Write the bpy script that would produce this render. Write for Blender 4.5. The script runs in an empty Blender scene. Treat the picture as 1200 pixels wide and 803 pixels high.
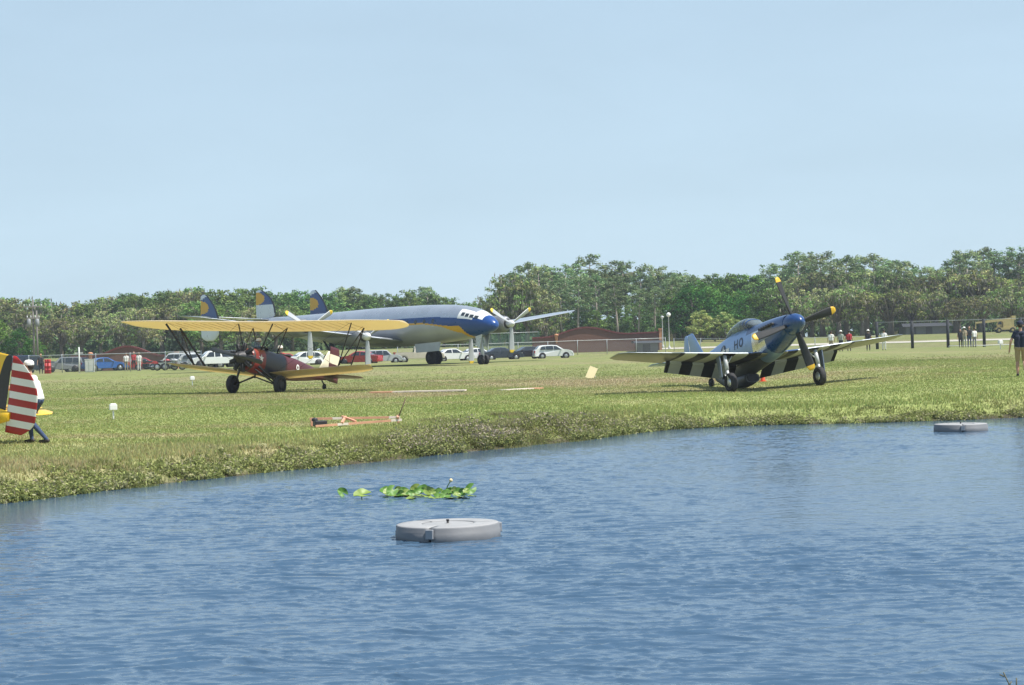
HAZE = 0.00027
import bpy, bmesh, math, random
import numpy as np
from mathutils import Vector, Matrix, Euler
R = math.radians
sc = bpy.context.scene
COL = sc.collection
rnd = random.Random(7)
NP = np.random.default_rng(11)

# ------------------------------------------------------------------ camera geometry
F = 2200.0                 # focal length in pixels of the 1200 px wide frame
HOR = 404.0                # horizon row at frame centre
ROLL = R(1.6)
CAMZ = 1.73
WATER_Z = -0.70
def unroll(x, y):
    dx, dy = x - 600.0, y - 401.5
    return 600.0 + dx*math.cos(ROLL) - dy*math.sin(ROLL), 401.5 + dy*math.cos(ROLL) + dx*math.sin(ROLL)
def at(x, y, D):
    xr, yr = unroll(x, y)
    return Vector(((xr-600)/F*D, D, CAMZ + (HOR-yr)/F*D))

def pchip(xs, ys):
    xs = np.asarray(xs, float); ys = np.asarray(ys, float)
    h = np.diff(xs); dl = np.diff(ys)/h
    m = np.zeros(len(xs)); m[0] = dl[0]; m[-1] = dl[-1]
    for i in range(1, len(xs)-1):
        if dl[i-1]*dl[i] > 0:
            w1 = 2*h[i]+h[i-1]; w2 = h[i]+2*h[i-1]
            m[i] = (w1+w2)/(w1/dl[i-1]+w2/dl[i])
    def f(x):
        x = np.clip(np.asarray(x, float), xs[0], xs[-1])
        i = np.clip(np.searchsorted(xs, x, side='right')-1, 0, len(xs)-2)
        t = (x-xs[i])/h[i]
        return ((1+2*t)*(1-t)**2*ys[i] + t*(1-t)**2*h[i]*m[i] + t*t*(3-2*t)*ys[i+1] + t*t*(t-1)*h[i]*m[i+1])
    return f
def sstep(a, b, x):
    t = np.clip((np.asarray(x, float)-a)/(b-a), 0, 1)
    return t*t*(3-2*t)

# far shore traced on the water plane
_sp = [(0,590),(60,583),(130,574),(200,566),(300,555),(400,545),(500,534),(600,524),(690,515),(740,508),(800,502.5),(900,498),(1000,496),(1100,493),(1200,489)]
_sx, _sy = [], []
for px, py in _sp:
    xr, yr = unroll(px, py)
    D = F*(CAMZ-WATER_Z)/(yr-HOR)
    _sx.append((xr-600)/F*D); _sy.append(D)
_sx = [-60, -27, -15] + _sx + [20, 40, 62, 75, 95]
_sy = [2, 7, 20.5] + _sy + [_sy[-1]+1.0, _sy[-1]+2.5, 44, 14, 2]
YS = pchip(_sx, _sy)
YN = 8.6                   # near bank
def vnoise(x, y, seed=0):
    x = np.asarray(x, float); y = np.asarray(y, float)
    xi = np.floor(x).astype(np.int64); yi = np.floor(y).astype(np.int64)
    xf = x-xi; yf = y-yi
    u = xf*xf*(3-2*xf); v = yf*yf*(3-2*yf)
    def hsh(a, b):
        n = (a*374761393 + b*668265263 + seed*982451653) & 0x7fffffff
        n = ((n ^ (n >> 13))*1274126177) & 0x7fffffff
        return ((n ^ (n >> 16)) & 0xffff)/65535.0
    return (hsh(xi, yi)*(1-u)+hsh(xi+1, yi)*u)*(1-v) + (hsh(xi, yi+1)*(1-u)+hsh(xi+1, yi+1)*u)*v
def fbm(x, y, seed=0, o=3):
    s = 0; a = .5; t = 0
    for k in range(o):
        s = s + a*vnoise(x*2**k+17*k, y*2**k-9*k, seed+k); t += a; a *= .5
    return s/t
def shore_d(X, Y):
    X = np.asarray(X, float); Y = np.asarray(Y, float)
    ys = YS(X); sl = (YS(X+.5)-YS(X-.5))
    d1 = (Y-ys)/np.sqrt(1+sl*sl)
    d1 = d1 + (fbm(X*.9, Y*.9, 5)-.5)*.7
    dn = (YN + (fbm(X*.5, X*0+3, 8)-.5)*1.5) - Y
    return np.maximum(d1, dn)
def height(X, Y):
    X = np.asarray(X, float); Y = np.asarray(Y, float)
    d = shore_d(X, Y)
    dp = np.maximum(d, 0)
    land = WATER_Z + .02 + .30*sstep(0, 1.3, d) + .40*(1-np.exp(-dp/6.5))
    bed = WATER_Z + np.maximum(d*.22, -1.4)
    z = np.where(d > 0, land, bed)
    z = z + .32*sstep(7, 18, X)*sstep(50, 58, Y)*(1-sstep(85, 125, Y))
    z = z + .34*sstep(95, 132, Y)*(1-sstep(172, 200, Y)*.9)
    z = z - .10*np.exp(-((X-9.5)/5)**2-((Y-68)/9)**2)
    z = z + 1.55*sstep(206, 275, Y)
    z = z + (fbm(X*.12, Y*.12, 3)-.5)*.12*sstep(2, 10, d)
    return z
def hz(x, y): return float(height(x, y))
def ground(px, py):
    """point of the terrain seen at a pixel"""
    xr, yr = unroll(px, py)
    k = (yr-HOR)/F; u = (xr-600)/F
    D = np.arange(9.0, 420.0, .05)
    below = CAMZ - k*D < height(u*D, D)
    i = int(np.argmax(below)) if below.any() else len(D)-1
    return Vector((u*D[i], D[i], hz(u*D[i], D[i])))
def stand(px, D):
    """point of the terrain in the column of a pixel (taken near the horizon) at distance D"""
    p = at(px, 404-(px-600)*math.tan(ROLL)+10, D)
    return Vector((p.x, D, hz(p.x, D)))

# ------------------------------------------------------------------ materials
MATS = {}
def nmat(name):
    m = bpy.data.materials.new(name); m.use_nodes = True
    nt = m.node_tree; nt.nodes.clear()
    out = nt.nodes.new('ShaderNodeOutputMaterial')
    def N(t, **kw):
        n = nt.nodes.new(t)
        for k, v in kw.items():
            if k in n.inputs: n.inputs[k].default_value = v
            else: setattr(n, k, v)
        return n
    return m, nt, N, out
def M(name, col, rough=.55, metal=0.0, var=.12, scale=2.5, bump=0.0, bscale=40, coat=0.0, spec=.5, stain=0.0):
    if name in MATS: return MATS[name]
    m, nt, N, out = nmat(name)
    L = nt.links.new
    b = N('ShaderNodeBsdfPrincipled'); b.inputs['Roughness'].default_value = rough
    b.inputs['Metallic'].default_value = metal; b.inputs['Coat Weight'].default_value = coat
    b.inputs['Specular IOR Level'].default_value = spec
    tc = N('ShaderNodeTexCoord')
    n1 = N('ShaderNodeTexNoise'); n1.inputs['Scale'].default_value = scale; n1.inputs['Detail'].default_value = 6
    L(tc.outputs['Object'], n1.inputs['Vector'])
    mx = N('ShaderNodeMix', data_type='RGBA')
    c = Vector(col[:3])
    mx.inputs[6].default_value = (*[max(0, v*(1-var*1.6)) for v in c], 1)
    mx.inputs[7].default_value = (*[min(1, v*(1+var*1.6)) for v in c], 1)
    L(n1.outputs['Fac'], mx.inputs[0])
    L(mx.outputs[2], b.inputs['Base Color'])
    rr = N('ShaderNodeMapRange'); rr.inputs[3].default_value = max(0.02, rough-.1); rr.inputs[4].default_value = min(1, rough+.12)
    L(n1.outputs['Fac'], rr.inputs[0]); L(rr.outputs[0], b.inputs['Roughness'])
    if bump:
        n2 = N('ShaderNodeTexNoise'); n2.inputs['Scale'].default_value = bscale; n2.inputs['Detail'].default_value = 4
        L(tc.outputs['Object'], n2.inputs['Vector'])
        bp = N('ShaderNodeBump'); bp.inputs['Strength'].default_value = bump; bp.inputs['Distance'].default_value = .02
        L(n2.outputs['Fac'], bp.inputs['Height']); L(bp.outputs[0], b.inputs['Normal'])
    L(b.outputs[0], out.inputs[0])
    MATS[name] = m
    return m
def leaf_mat(name, trans=.3, hue=.10, rough=.6):
    if name in MATS: return MATS[name]
    m, nt, N, out = nmat(name); L = nt.links.new
    at_ = N('ShaderNodeAttribute', attribute_name='tint')
    oi = N('ShaderNodeObjectInfo')
    hs = N('ShaderNodeHueSaturation')
    mr = N('ShaderNodeMapRange'); mr.inputs[3].default_value = .5-hue*.28; mr.inputs[4].default_value = .5+hue*.22
    mv = N('ShaderNodeMapRange'); mv.inputs[3].default_value = .62; mv.inputs[4].default_value = 1.28
    mm = N('ShaderNodeMath', operation='FRACT'); mk = N('ShaderNodeMath', operation='MULTIPLY'); mk.inputs[1].default_value = 7.31
    L(oi.outputs['Random'], mr.inputs[0]); L(oi.outputs['Random'], mk.inputs[0]); L(mk.outputs[0], mm.inputs[0]); L(mm.outputs[0], mv.inputs[0])
    L(mr.outputs[0], hs.inputs['Hue']); L(mv.outputs[0], hs.inputs['Value']); L(at_.outputs['Color'], hs.inputs['Color'])
    d = N('ShaderNodeBsdfDiffuse'); t = N('ShaderNodeBsdfTranslucent'); mxs = N('ShaderNodeMixShader'); mxs.inputs[0].default_value = trans
    L(hs.outputs[0], d.inputs[0]); L(hs.outputs[0], t.inputs[0]); L(d.outputs[0], mxs.inputs[1]); L(t.outputs[0], mxs.inputs[2])
    L(mxs.outputs[0], out.inputs[0]); MATS[name] = m
    return m

# ------------------------------------------------------------------ mesh builder
class MB:
    def __init__(s): s.v = []; s.f = []; s.m = []; s.sm = []
    def add(s, vs, fs, mat=0, smooth=True):
        o = len(s.v); s.v += [tuple(p) for p in vs]
        for k, f in enumerate(fs):
            s.f.append(tuple(i+o for i in f)); s.m.append(mat[k] if isinstance(mat, list) else mat); s.sm.append(smooth)
        return s
    def box(s, c, size, rot=None, mat=0, taper=1.0):
        x, y, z = [d/2 for d in size]; vs = []
        for k in (-1, 1):
            t = taper if k > 0 else 1
            for i, j in ((-1,-1),(1,-1),(1,1),(-1,1)): vs.append(Vector((i*x*t, j*y*t, k*z)))
        if rot is not None:
            Rm = rot.to_matrix() if isinstance(rot, Euler) else rot
            vs = [Rm @ v for v in vs]
        vs = [v+Vector(c) for v in vs]
        return s.add(vs, [(3,2,1,0),(4,5,6,7),(0,1,5,4),(1,2,6,5),(2,3,7,6),(3,0,4,7)], mat, False)
    def bar(s, a, b, w, h, mat=0, up=(0,0,1)):
        a = Vector(a); b = Vector(b); d = b-a; L = d.length; d.normalize()
        u = Vector(up)
        if abs(d.dot(u)) > .98: u = Vector((1,0,0))
        sd = d.cross(u).normalized(); u = sd.cross(d)
        Rm = Matrix((d, sd, u)).transposed()
        return s.box((a+b)/2, (L, w, h), Rm, mat)
    def tube(s, pts, rad, n=10, mat=0, caps=True, flat=None, smooth=True):
        pts = [Vector(p) for p in pts]
        if not isinstance(rad, (list, tuple)): rad = [rad]*len(pts)
        rings = []; u = None
        for i, p in enumerate(pts):
            d = (pts[min(i+1, len(pts)-1)]-pts[max(i-1, 0)]).normalized()
            if u is None:
                u = Vector((0,0,1)) if abs(d.z) < .9 else Vector((1,0,0))
            u = (u - d*u.dot(d))
            u.normalize(); w = d.cross(u)
            fl = flat or (1, 1)
            rings.append([p + (u*math.cos(2*math.pi*k/n)*fl[0] + w*math.sin(2*math.pi*k/n)*fl[1])*rad[i] for k in range(n)])
        return s.loft(rings, mat, caps, smooth)
    def loft(s, rings, mat=0, caps=True, smooth=True, matf=None):
        n = len(rings[0]); vs = [p for r in rings for p in r]; fs = []; ms = []
        for i in range(len(rings)-1):
            for k in range(n):
                f = (i*n+k, i*n+(k+1) % n, (i+1)*n+(k+1) % n, (i+1)*n+k)
                fs.append(f)
                if matf:
                    c = sum((Vector(vs[j]) for j in f), Vector())/4
                    ms.append(matf(i, k, c))
                else: ms.append(mat)
        s.add(vs, fs, ms, smooth)
        if caps:
            o = len(s.v)-len(vs)
            for base, rev in ((0, True), ((len(rings)-1)*n, False)):
                idx = [o+base+k for k in range(n)]
                if rev: idx.reverse()
                s.f.append(tuple(idx)); s.m.append(ms[0] if base == 0 else ms[-1]); s.sm.append(False)
        return s
    def lathe(s, prof, c=(0,0,0), axis='z', n=24, mat=0, matf=None, caps=False):
        """prof: (radius, along)"""
        rings = []
        for r, a in prof:
            ring = []
            for k in range(n):
                t = 2*math.pi*k/n; x, y = r*math.cos(t), r*math.sin(t)
                p = {'z': (x, y, a), 'x': (a, x, y), 'y': (y, a, x)}[axis]
                ring.append(Vector(p)+Vector(c))
            rings.append(ring)
        return s.loft(rings, mat, caps, True, matf)
    def sphere(s, c, r, n=14, m=8, mat=0, sc_=(1,1,1)):
        rings = []
        for i in range(m+1):
            t = -math.pi/2 + math.pi*i/m; q = max(math.cos(t), 1e-3)
            rings.append([Vector((c[0]+r*sc_[0]*q*math.cos(2*math.pi*k/n), c[1]+r*sc_[1]*q*math.sin(2*math.pi*k/n), c[2]+r*sc_[2]*math.sin(t))) for k in range(n)])
        return s.loft(rings, mat, True)
    def prism(s, outline, a, b, mat=0, axis='y', matside=None):
        """outline in the plane across axis; extruded from a to b"""
        def P(u, v, w): return {'y': (u, w, v), 'x': (w, u, v), 'z': (u, v, w)}[axis]
        n = len(outline)
        vs = [P(u, v, a) for u, v in outline]+[P(u, v, b) for u, v in outline]
        fs = [tuple(range(n)), tuple(range(2*n-1, n-1, -1))]+[(k, k+n, (k+1) % n+n, (k+1) % n) for k in range(n)]
        return s.add(vs, fs, [mat, mat]+[mat if matside is None else matside]*n, False)
    def build(s, name, mats, parent=None, bevel=0.0, autosm=True, xf=None):
        me = bpy.data.meshes.new(name)
        me.from_pydata(s.v, [], s.f)
        if not isinstance(mats, (list, tuple)): mats = [mats]
        for m in mats: me.materials.append(m)
        me.polygons.foreach_set('material_index', s.m)
        me.polygons.foreach_set('use_smooth', s.sm)
        bm = bmesh.new(); bm.from_mesh(me)
        bmesh.ops.remove_doubles(bm, verts=bm.verts, dist=1e-5)
        ng = [f for f in bm.faces if len(f.verts) > 4]
        if ng: bmesh.ops.triangulate(bm, faces=ng)
        bmesh.ops.recalc_face_normals(bm, faces=bm.faces)
        bm.to_mesh(me); bm.free()
        me.update()
        o = bpy.data.objects.new(name, me); COL.objects.link(o)
        if bevel:
            md = o.modifiers.new('bevel', 'BEVEL'); md.width = bevel; md.segments = 2; md.limit_method = 'ANGLE'
        if parent is not None: o.parent = parent
        if xf is not None: o.matrix_local = xf
        return o
def npmesh(name, verts, quads, mat, tint=None, parent=None, smooth=False, link=True, tri=False):
    k = 3 if tri else 4
    me = bpy.data.meshes.new(name)
    nv, nf = len(verts), len(quads)
    me.vertices.add(nv); me.vertices.foreach_set('co', np.ascontiguousarray(verts, np.float32).ravel())
    me.loops.add(nf*k); me.loops.foreach_set('vertex_index', np.ascontiguousarray(quads, np.int32).ravel())
    me.polygons.add(nf); me.polygons.foreach_set('loop_start', np.arange(0, nf*k, k, dtype=np.int32))
    me.polygons.foreach_set('use_smooth', np.full(nf, smooth))
    me.materials.append(mat)
    if tint is not None:
        a = me.color_attributes.new('tint', 'FLOAT_COLOR', 'POINT')
        t = np.ones((nv, 4), np.float32); t[:, :3] = tint
        a.data.foreach_set('color', t.ravel())
    me.update(calc_edges=True)
    if not link: return me
    o = bpy.data.objects.new(name, me); COL.objects.link(o)
    if parent is not None: o.parent = parent
    return o
def tag(o, label, cat, group=None):
    o['label'] = label; o['category'] = cat
    if group: o['group'] = group
    return o
def empty(name, loc=(0,0,0), rz=0.0, label=None, cat=None, group=None, mat=None):
    o = bpy.data.objects.new(name, None); COL.objects.link(o); o.empty_display_size = .3
    if mat is not None: o.matrix_world = mat
    else: o.location = loc; o.rotation_euler = (0, 0, rz)
    if label: tag(o, label, cat, group)
    return o
def copy_tree(o, loc=None, rz=None, label=None, parent=None, scale=None):
    c = o.copy(); COL.objects.link(c)
    if parent is not None: c.parent = parent
    for ch in list(o.children): copy_tree(ch, parent=c)
    if loc is not None: c.location = loc
    if rz is not None: c.rotation_euler = (0, 0, rz)
    if scale is not None: c.scale = scale
    if label: c['label'] = label
    return c

# ------------------------------------------------------------------ world, sun, camera
SUN = Vector((.54, -.17, 1.0)).normalized()
w = bpy.data.worlds.new('World'); sc.world = w; w.use_nodes = True
nt = w.node_tree
bg = nt.nodes['Background']
sky = nt.nodes.new('ShaderNodeTexSky'); sky.sky_type = 'NISHITA'; sky.sun_disc = False
sky.sun_elevation = math.asin(SUN.z); sky.sun_rotation = math.atan2(SUN.x, SUN.y)
sky.air_density = 1.0; sky.dust_density = .3; sky.ozone_density = 3.0; sky.altitude = 0
# the low sky is nearly even in tone on this milky day: compress the elevations close to the horizon
tcw = nt.nodes.new('ShaderNodeTexCoord'); sxyz = nt.nodes.new('ShaderNodeSeparateXYZ'); cxyz = nt.nodes.new('ShaderNodeCombineXYZ')
ma = nt.nodes.new('ShaderNodeMath'); ma.operation = 'MULTIPLY_ADD'; ma.inputs[1].default_value = .42; ma.inputs[2].default_value = .115
mxx = nt.nodes.new('ShaderNodeMath'); mxx.operation = 'MAXIMUM'
L_ = nt.links.new
wn = nt.nodes.new('ShaderNodeTexNoise'); wn.inputs['Scale'].default_value = 5; wn.inputs['Detail'].default_value = 5; wn.inputs['Distortion'].default_value = .4
wmp = nt.nodes.new('ShaderNodeMapping'); wmp.inputs['Scale'].default_value = (1, 1, 3.2); L_(tcw.outputs['Generated'], wmp.inputs[0]); L_(wmp.outputs[0], wn.inputs['Vector'])
wr = nt.nodes.new('ShaderNodeMapRange'); wr.inputs[1].default_value = .3; wr.inputs[2].default_value = .7; wr.inputs[3].default_value = .965; wr.inputs[4].default_value = 1.035
L_(wn.outputs['Fac'], wr.inputs[0])
L_(tcw.outputs['Generated'], sxyz.inputs[0]); L_(sxyz.outputs[2], ma.inputs[0]); L_(ma.outputs[0], mxx.inputs[0]); L_(sxyz.outputs[2], mxx.inputs[1])
L_(sxyz.outputs[0], cxyz.inputs[0]); L_(sxyz.outputs[1], cxyz.inputs[1]); L_(mxx.outputs[0], cxyz.inputs[2]); L_(cxyz.outputs[0], sky.inputs['Vector'])
gm = nt.nodes.new('ShaderNodeGamma'); gm.inputs[1].default_value = .62
vmx = nt.nodes.new('ShaderNodeVectorMath'); vmx.operation = 'MULTIPLY'; vmx.inputs[1].default_value = (1.25, 1.27, 1.22)
nt.links.new(sky.outputs[0], gm.inputs[0]); nt.links.new(gm.outputs[0], vmx.inputs[0]); wsc = nt.nodes.new('ShaderNodeVectorMath'); wsc.operation = 'SCALE'; L_(vmx.outputs[0], wsc.inputs[0]); L_(wr.outputs[0], wsc.inputs['Scale']); L_(wsc.outputs[0], bg.inputs[0]); bg.inputs[1].default_value = .15
sl = bpy.data.lights.new('sun', 'SUN'); sl.energy = 4.3; sl.angle = R(.53); sl.color = (1, .955, .88)
so = bpy.data.objects.new('sun', sl); COL.objects.link(so); so.rotation_euler = SUN.to_track_quat('Z', 'Y').to_euler()
so.location = (30, -30, 60)
cd = bpy.data.cameras.new('camera'); cam = bpy.data.objects.new('camera', cd); COL.objects.link(cam); sc.camera = cam
cd.sensor_width = 36; cd.lens = F/1200*36; cd.clip_end = 9000; cd.clip_start = .1
pitch = math.atan((HOR-401.5)/F)
cam.matrix_world = Matrix.Translation((0,0,CAMZ)) @ Matrix.Rotation(R(90)+pitch, 4, 'X') @ Matrix.Rotation(-ROLL, 4, 'Z')
sc.view_settings.view_transform = 'Standard'; sc.view_settings.look = 'None'; sc.view_settings.gamma = 1
sc.view_settings.exposure = 0.70
sc.cycles.use_denoising = True
sc.cycles.sample_clamp_direct = 3.0; sc.cycles.max_bounces = 6; sc.cycles.transparent_max_bounces = 16
sc.cycles.caustics_reflective = False; sc.cycles.caustics_refractive = False
# ------------------------------------------------------------------ terrain
def dryness(X, Y):
    """0 = fresh grass, 1 = dry or worn turf"""
    X = np.asarray(X, float); Y = np.asarray(Y, float)
    n = .30*fbm(X*.10, Y*.05, 21)+.30*fbm(X*.5, Y*.25, 31)+.40*fbm(X*.035+3, Y*.30+.06*X, 37)
    dr = sstep(.42, .72, n)*.8
    def blob(cx, cy, rx, ry, a):
        q = ((X-cx)/rx)**2+((Y-cy)/ry)**2
        return a*np.exp(-q*q*.7)
    worn = blob(-4.6, 70, 3.2, 4.5, .8)+blob(2.5, 84, 5, 8, .75)+blob(-1.0, 97, 5, 6, .4)+blob(-6.5, 47.5, 3.2, 1.2, .55)+blob(11, 78, 6, 3, .45)
    worn = worn+blob(-9.5, 43.5, 4, .9, .6)
    d = shore_d(X, Y)
    rim = .25*sstep(.2, .9, d)*(1-sstep(1.4, 3.6, d))*sstep(.35, .6, fbm(X*.35, Y*.35, 41))
    return np.clip(dr*.85+worn*fbm(X*1.2, Y*.8, 51)*1.5+rim, 0, 1)
def grass_tint(X, Y):
    dr = dryness(X, Y)[..., None]
    g = fbm(np.asarray(X)*.25, np.asarray(Y)*.12, 61)[..., None]
    fresh = np.array([.205, .245, .082])*(1-g)+np.array([.285, .312, .120])*g
    dry = np.array([.34, .29, .17])
    far = (1-.24*sstep(62, 125, Y))[..., None]      # far turf darkened: self-shade of the thinned-out blades put into the tint
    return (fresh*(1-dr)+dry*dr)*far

def axis_pts(segs):
    out = []
    for a, b, st in segs:
        out += list(np.arange(a, b, st))
    out.append(segs[-1][1])
    return np.array(out)
gx = axis_pts([(-1300,-600,100),(-600,-150,50),(-150,-40,5),(-40,-22,1),(-22,22,.4),(22,44,1),(44,160,5),(160,600,55),(600,1301,100)])
gy = axis_pts([(-350,-30,40),(-30,2,4),(2,12,.5),(12,24,1),(24,60,.35),(60,110,.8),(110,280,2.5),(280,420,10),(420,1000,80),(1000,1501,100)])
GX, GY = np.meshgrid(gx, gy)
GZ = height(GX, GY)
nxg, nyg = len(gx), len(gy)
ii, jj = np.meshgrid(np.arange(nxg-1), np.arange(nyg-1))
q = (jj*nxg+ii).ravel()
quads = np.stack([q, q+1, q+1+nxg, q+nxg], 1)
m, nt, N, out = nmat('turf'); L = nt.links.new
b = N('ShaderNodeBsdfPrincipled'); b.inputs['Roughness'].default_value = .95; b.inputs['Specular IOR Level'].default_value = .1
ta = N('ShaderNodeAttribute', attribute_name='tint'); tc = N('ShaderNodeTexCoord')
mp = N('ShaderNodeMapping'); mp.inputs['Scale'].default_value = (1, .45, 1); L(tc.outputs['Object'], mp.inputs[0])
n1 = N('ShaderNodeTexNoise'); n1.inputs['Scale'].default_value = 1.3; n1.inputs['Detail'].default_value = 10; n1.inputs['Roughness'].default_value = .75
L(mp.outputs[0], n1.inputs['Vector'])
n2 = N('ShaderNodeTexNoise'); n2.inputs['Scale'].default_value = 9; n2.inputs['Detail'].default_value = 5; L(mp.outputs[0], n2.inputs['Vector'])
mr = N('ShaderNodeMapRange'); mr.inputs[1].default_value = .3; mr.inputs[2].default_value = .7; mr.inputs[3].default_value = .76; mr.inputs[4].default_value = 1.2
L(n1.outputs['Fac'], mr.inputs[0])
mr2 = N('ShaderNodeMapRange'); mr2.inputs[1].default_value = .3; mr2.inputs[2].default_value = .7; mr2.inputs[3].default_value = .7; mr2.inputs[4].default_value = 1.25
L(n2.outputs['Fac'], mr2.inputs[0])
mu = N('ShaderNodeMath', operation='MULTIPLY'); L(mr.outputs[0], mu.inputs[0]); L(mr2.outputs[0], mu.inputs[1])
vm = N('ShaderNodeVectorMath', operation='SCALE'); L(ta.outputs['Color'], vm.inputs[0]); L(mu.outputs[0], vm.inputs['Scale'])
L(vm.outputs[0], b.inputs['Base Color'])
bp = N('ShaderNodeBump'); bp.inputs['Strength'].default_value = .7; bp.inputs['Distance'].default_value = .06
L(n1.outputs['Fac'], bp.inputs['Height']); L(bp.outputs[0], b.inputs['Normal']); L(b.outputs[0], out.inputs[0])
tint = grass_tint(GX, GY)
dd = shore_d(GX, GY)[..., None]
mud = np.array([.085, .075, .05])
tint = np.where(dd < .25, mud, tint)
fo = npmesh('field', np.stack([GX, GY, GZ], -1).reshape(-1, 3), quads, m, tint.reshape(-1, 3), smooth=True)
fo['kind'] = 'structure'

# sandy road behind the fences
rx = np.linspace(14, 130, 90)
rv = []
for x in rx:
    y0 = 232+.02*x+1.5*math.sin(x*.05)
    for yy in (y0, y0+2.5, y0+5): rv.append((x, yy, hz(x, yy)+.03))
rq = [(i*3+k, (i+1)*3+k, (i+1)*3+k+1, i*3+k+1) for i in range(len(rx)-1) for k in range(2)]
ro = npmesh('road', np.array(rv), np.array(rq), M('pale_sand', (.46,.43,.37), .95, var=.1, scale=.5, bump=.3), smooth=True)
ro['kind'] = 'structure'

# ------------------------------------------------------------------ pond water
u = np.concatenate([np.linspace(-3.2, -.75, 16)[:-1], np.linspace(-.75, -.36, 140)[:-1], np.linspace(-.36, .36, 880), np.linspace(.36, .75, 140)[1:], np.linspace(.75, 3.2, 16)[1:]])
ys = [5.0]
while ys[-1] < 58: ys.append(ys[-1]+ .017 + .0018*max(0, ys[-1]-10))
ys = np.array(ys)
U, Y = np.meshgrid(u, ys); X = U*np.maximum(Y, 5)
rg = np.random.default_rng(5)
gust = .40+1.45*sstep(.3, .7, fbm(X*.13, Y*.10, 71))*.75
d = -shore_d(X, Y)
calm = (.10+.90*sstep(.5, 5.0, d))*(1-.62*np.exp(-(((X-4.6)/2.6)**2+((Y-15.0)/2.2)**2)))*(1-.4*np.exp(-(((X+2.2)/2.2)**2+((Y-17)/1.2)**2)))
H = np.zeros_like(X)
wx = X+.35*fbm(X*.8, Y*.8, 81)*2; wy = Y+.35*fbm(X*.8, Y*.8, 91)*2
for k in range(60):
    lam = .065*(.42/.065)**rg.random()**1.25
    th = rg.normal(0, .32)+.06
    kk = 2*math.pi/lam
    a = .0046*lam**.95*rg.uniform(.5, 1.3)
    H += a*np.sin(kk*(wx*math.sin(th)+wy*math.cos(th))+rg.random()*6.28)
H *= gust*calm
H = H*(1-sstep(.40, .72, np.abs(U)))
nu, ny = len(u), len(ys)
ii, jj = np.meshgrid(np.arange(nu-1), np.arange(ny-1)); q = (jj*nu+ii).ravel()
m, nt, N, out = nmat('pond_water'); L = nt.links.new
b = N('ShaderNodeBsdfPrincipled'); b.inputs['Base Color'].default_value = (.048, .093, .152, 1); b.inputs['Roughness'].default_value = .09
b.inputs['IOR'].default_value = 1.333; b.inputs['Specular IOR Level'].default_value = .5
tc = N('ShaderNodeTexCoord'); mp = N('ShaderNodeMapping'); mp.inputs['Scale'].default_value = (.38, 1, 1); L(tc.outputs['Object'], mp.inputs[0])
n1 = N('ShaderNodeTexNoise'); n1.inputs['Scale'].default_value = 22; n1.inputs['Detail'].default_value = 3; n1.inputs['Distortion'].default_value = .6
L(mp.outputs[0], n1.inputs['Vector'])
bp = N('ShaderNodeBump'); bp.inputs['Strength'].default_value = .23; bp.inputs['Distance'].default_value = .022
L(n1.outputs['Fac'], bp.inputs['Height']); L(bp.outputs[0], b.inputs['Normal']); L(b.outputs[0], out.inputs[0])
wo = npmesh('pond_water', np.stack([X, Y-1.0*H, H+WATER_Z], -1).reshape(-1, 3), np.stack([q, q+1, q+1+nu, q+nu], 1), m, smooth=True)
wo['kind'] = 'structure'

# ------------------------------------------------------------------ grass and bank weeds (nobody could count them)
def blades(name, X, Y, hgt, wid, tint, lean=.35, per=1):
    n = len(X)
    Z = height(X, Y)
    a = NP.random(n)*2*math.pi; la = NP.random(n)*2*math.pi; le = np.abs(NP.normal(0, lean, n))
    cx, cy = np.cos(a)*wid/2, np.sin(a)*wid/2
    base = np.stack([X, Y, Z-.01], 1)
    s_ = np.stack([cx, cy, np.zeros(n)], 1)
    tip = base+np.stack([np.cos(la)*le*hgt, np.sin(la)*le*hgt, hgt], 1)
    mid = base*.45+tip*.55+np.stack([-np.cos(la)*le*hgt*.15, -np.sin(la)*le*hgt*.15, hgt*.06], 1)
    V = np.stack([base-s_, base+s_, mid+s_*.75, mid-s_*.75, tip], 1).reshape(-1, 3)
    o = np.arange(n)*5
    T = np.concatenate([np.stack([o, o+1, o+2], 1), np.stack([o, o+2, o+3], 1), np.stack([o+3, o+2, o+4], 1)])
    tt = np.repeat(tint, 5, 0)
    g = npmesh(name, V, T, leaf_mat('grass_blades', .5, 0), tt, tri=True)
    g['kind'] = 'stuff'
    return g
def in_view(n, y0, y1, p=1.0):
    Y = y0+(y1-y0)*NP.random(n)**p
    X = (NP.random(n)*2-1)*(.30*Y+1.5)
    return X, Y
X, Y = in_view(760000, 27, 135, 1.25)
d = shore_d(X, Y); keep = (d > .5) & (NP.random(len(X)) > sstep(62, 130, Y)) & (fbm(X*1.4, Y*1.0, 99) > .30*NP.random(len(X)))
X, Y, d = X[keep], Y[keep], d[keep]
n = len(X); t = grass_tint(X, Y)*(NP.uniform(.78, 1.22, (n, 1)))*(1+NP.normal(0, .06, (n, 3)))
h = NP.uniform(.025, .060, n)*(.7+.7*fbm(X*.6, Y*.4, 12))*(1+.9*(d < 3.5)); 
blades('lawn_grass', X, Y, h, NP.uniform(.010, .024, n)*(1+Y/90), np.clip(t, .01, 1)*1.12)
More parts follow.
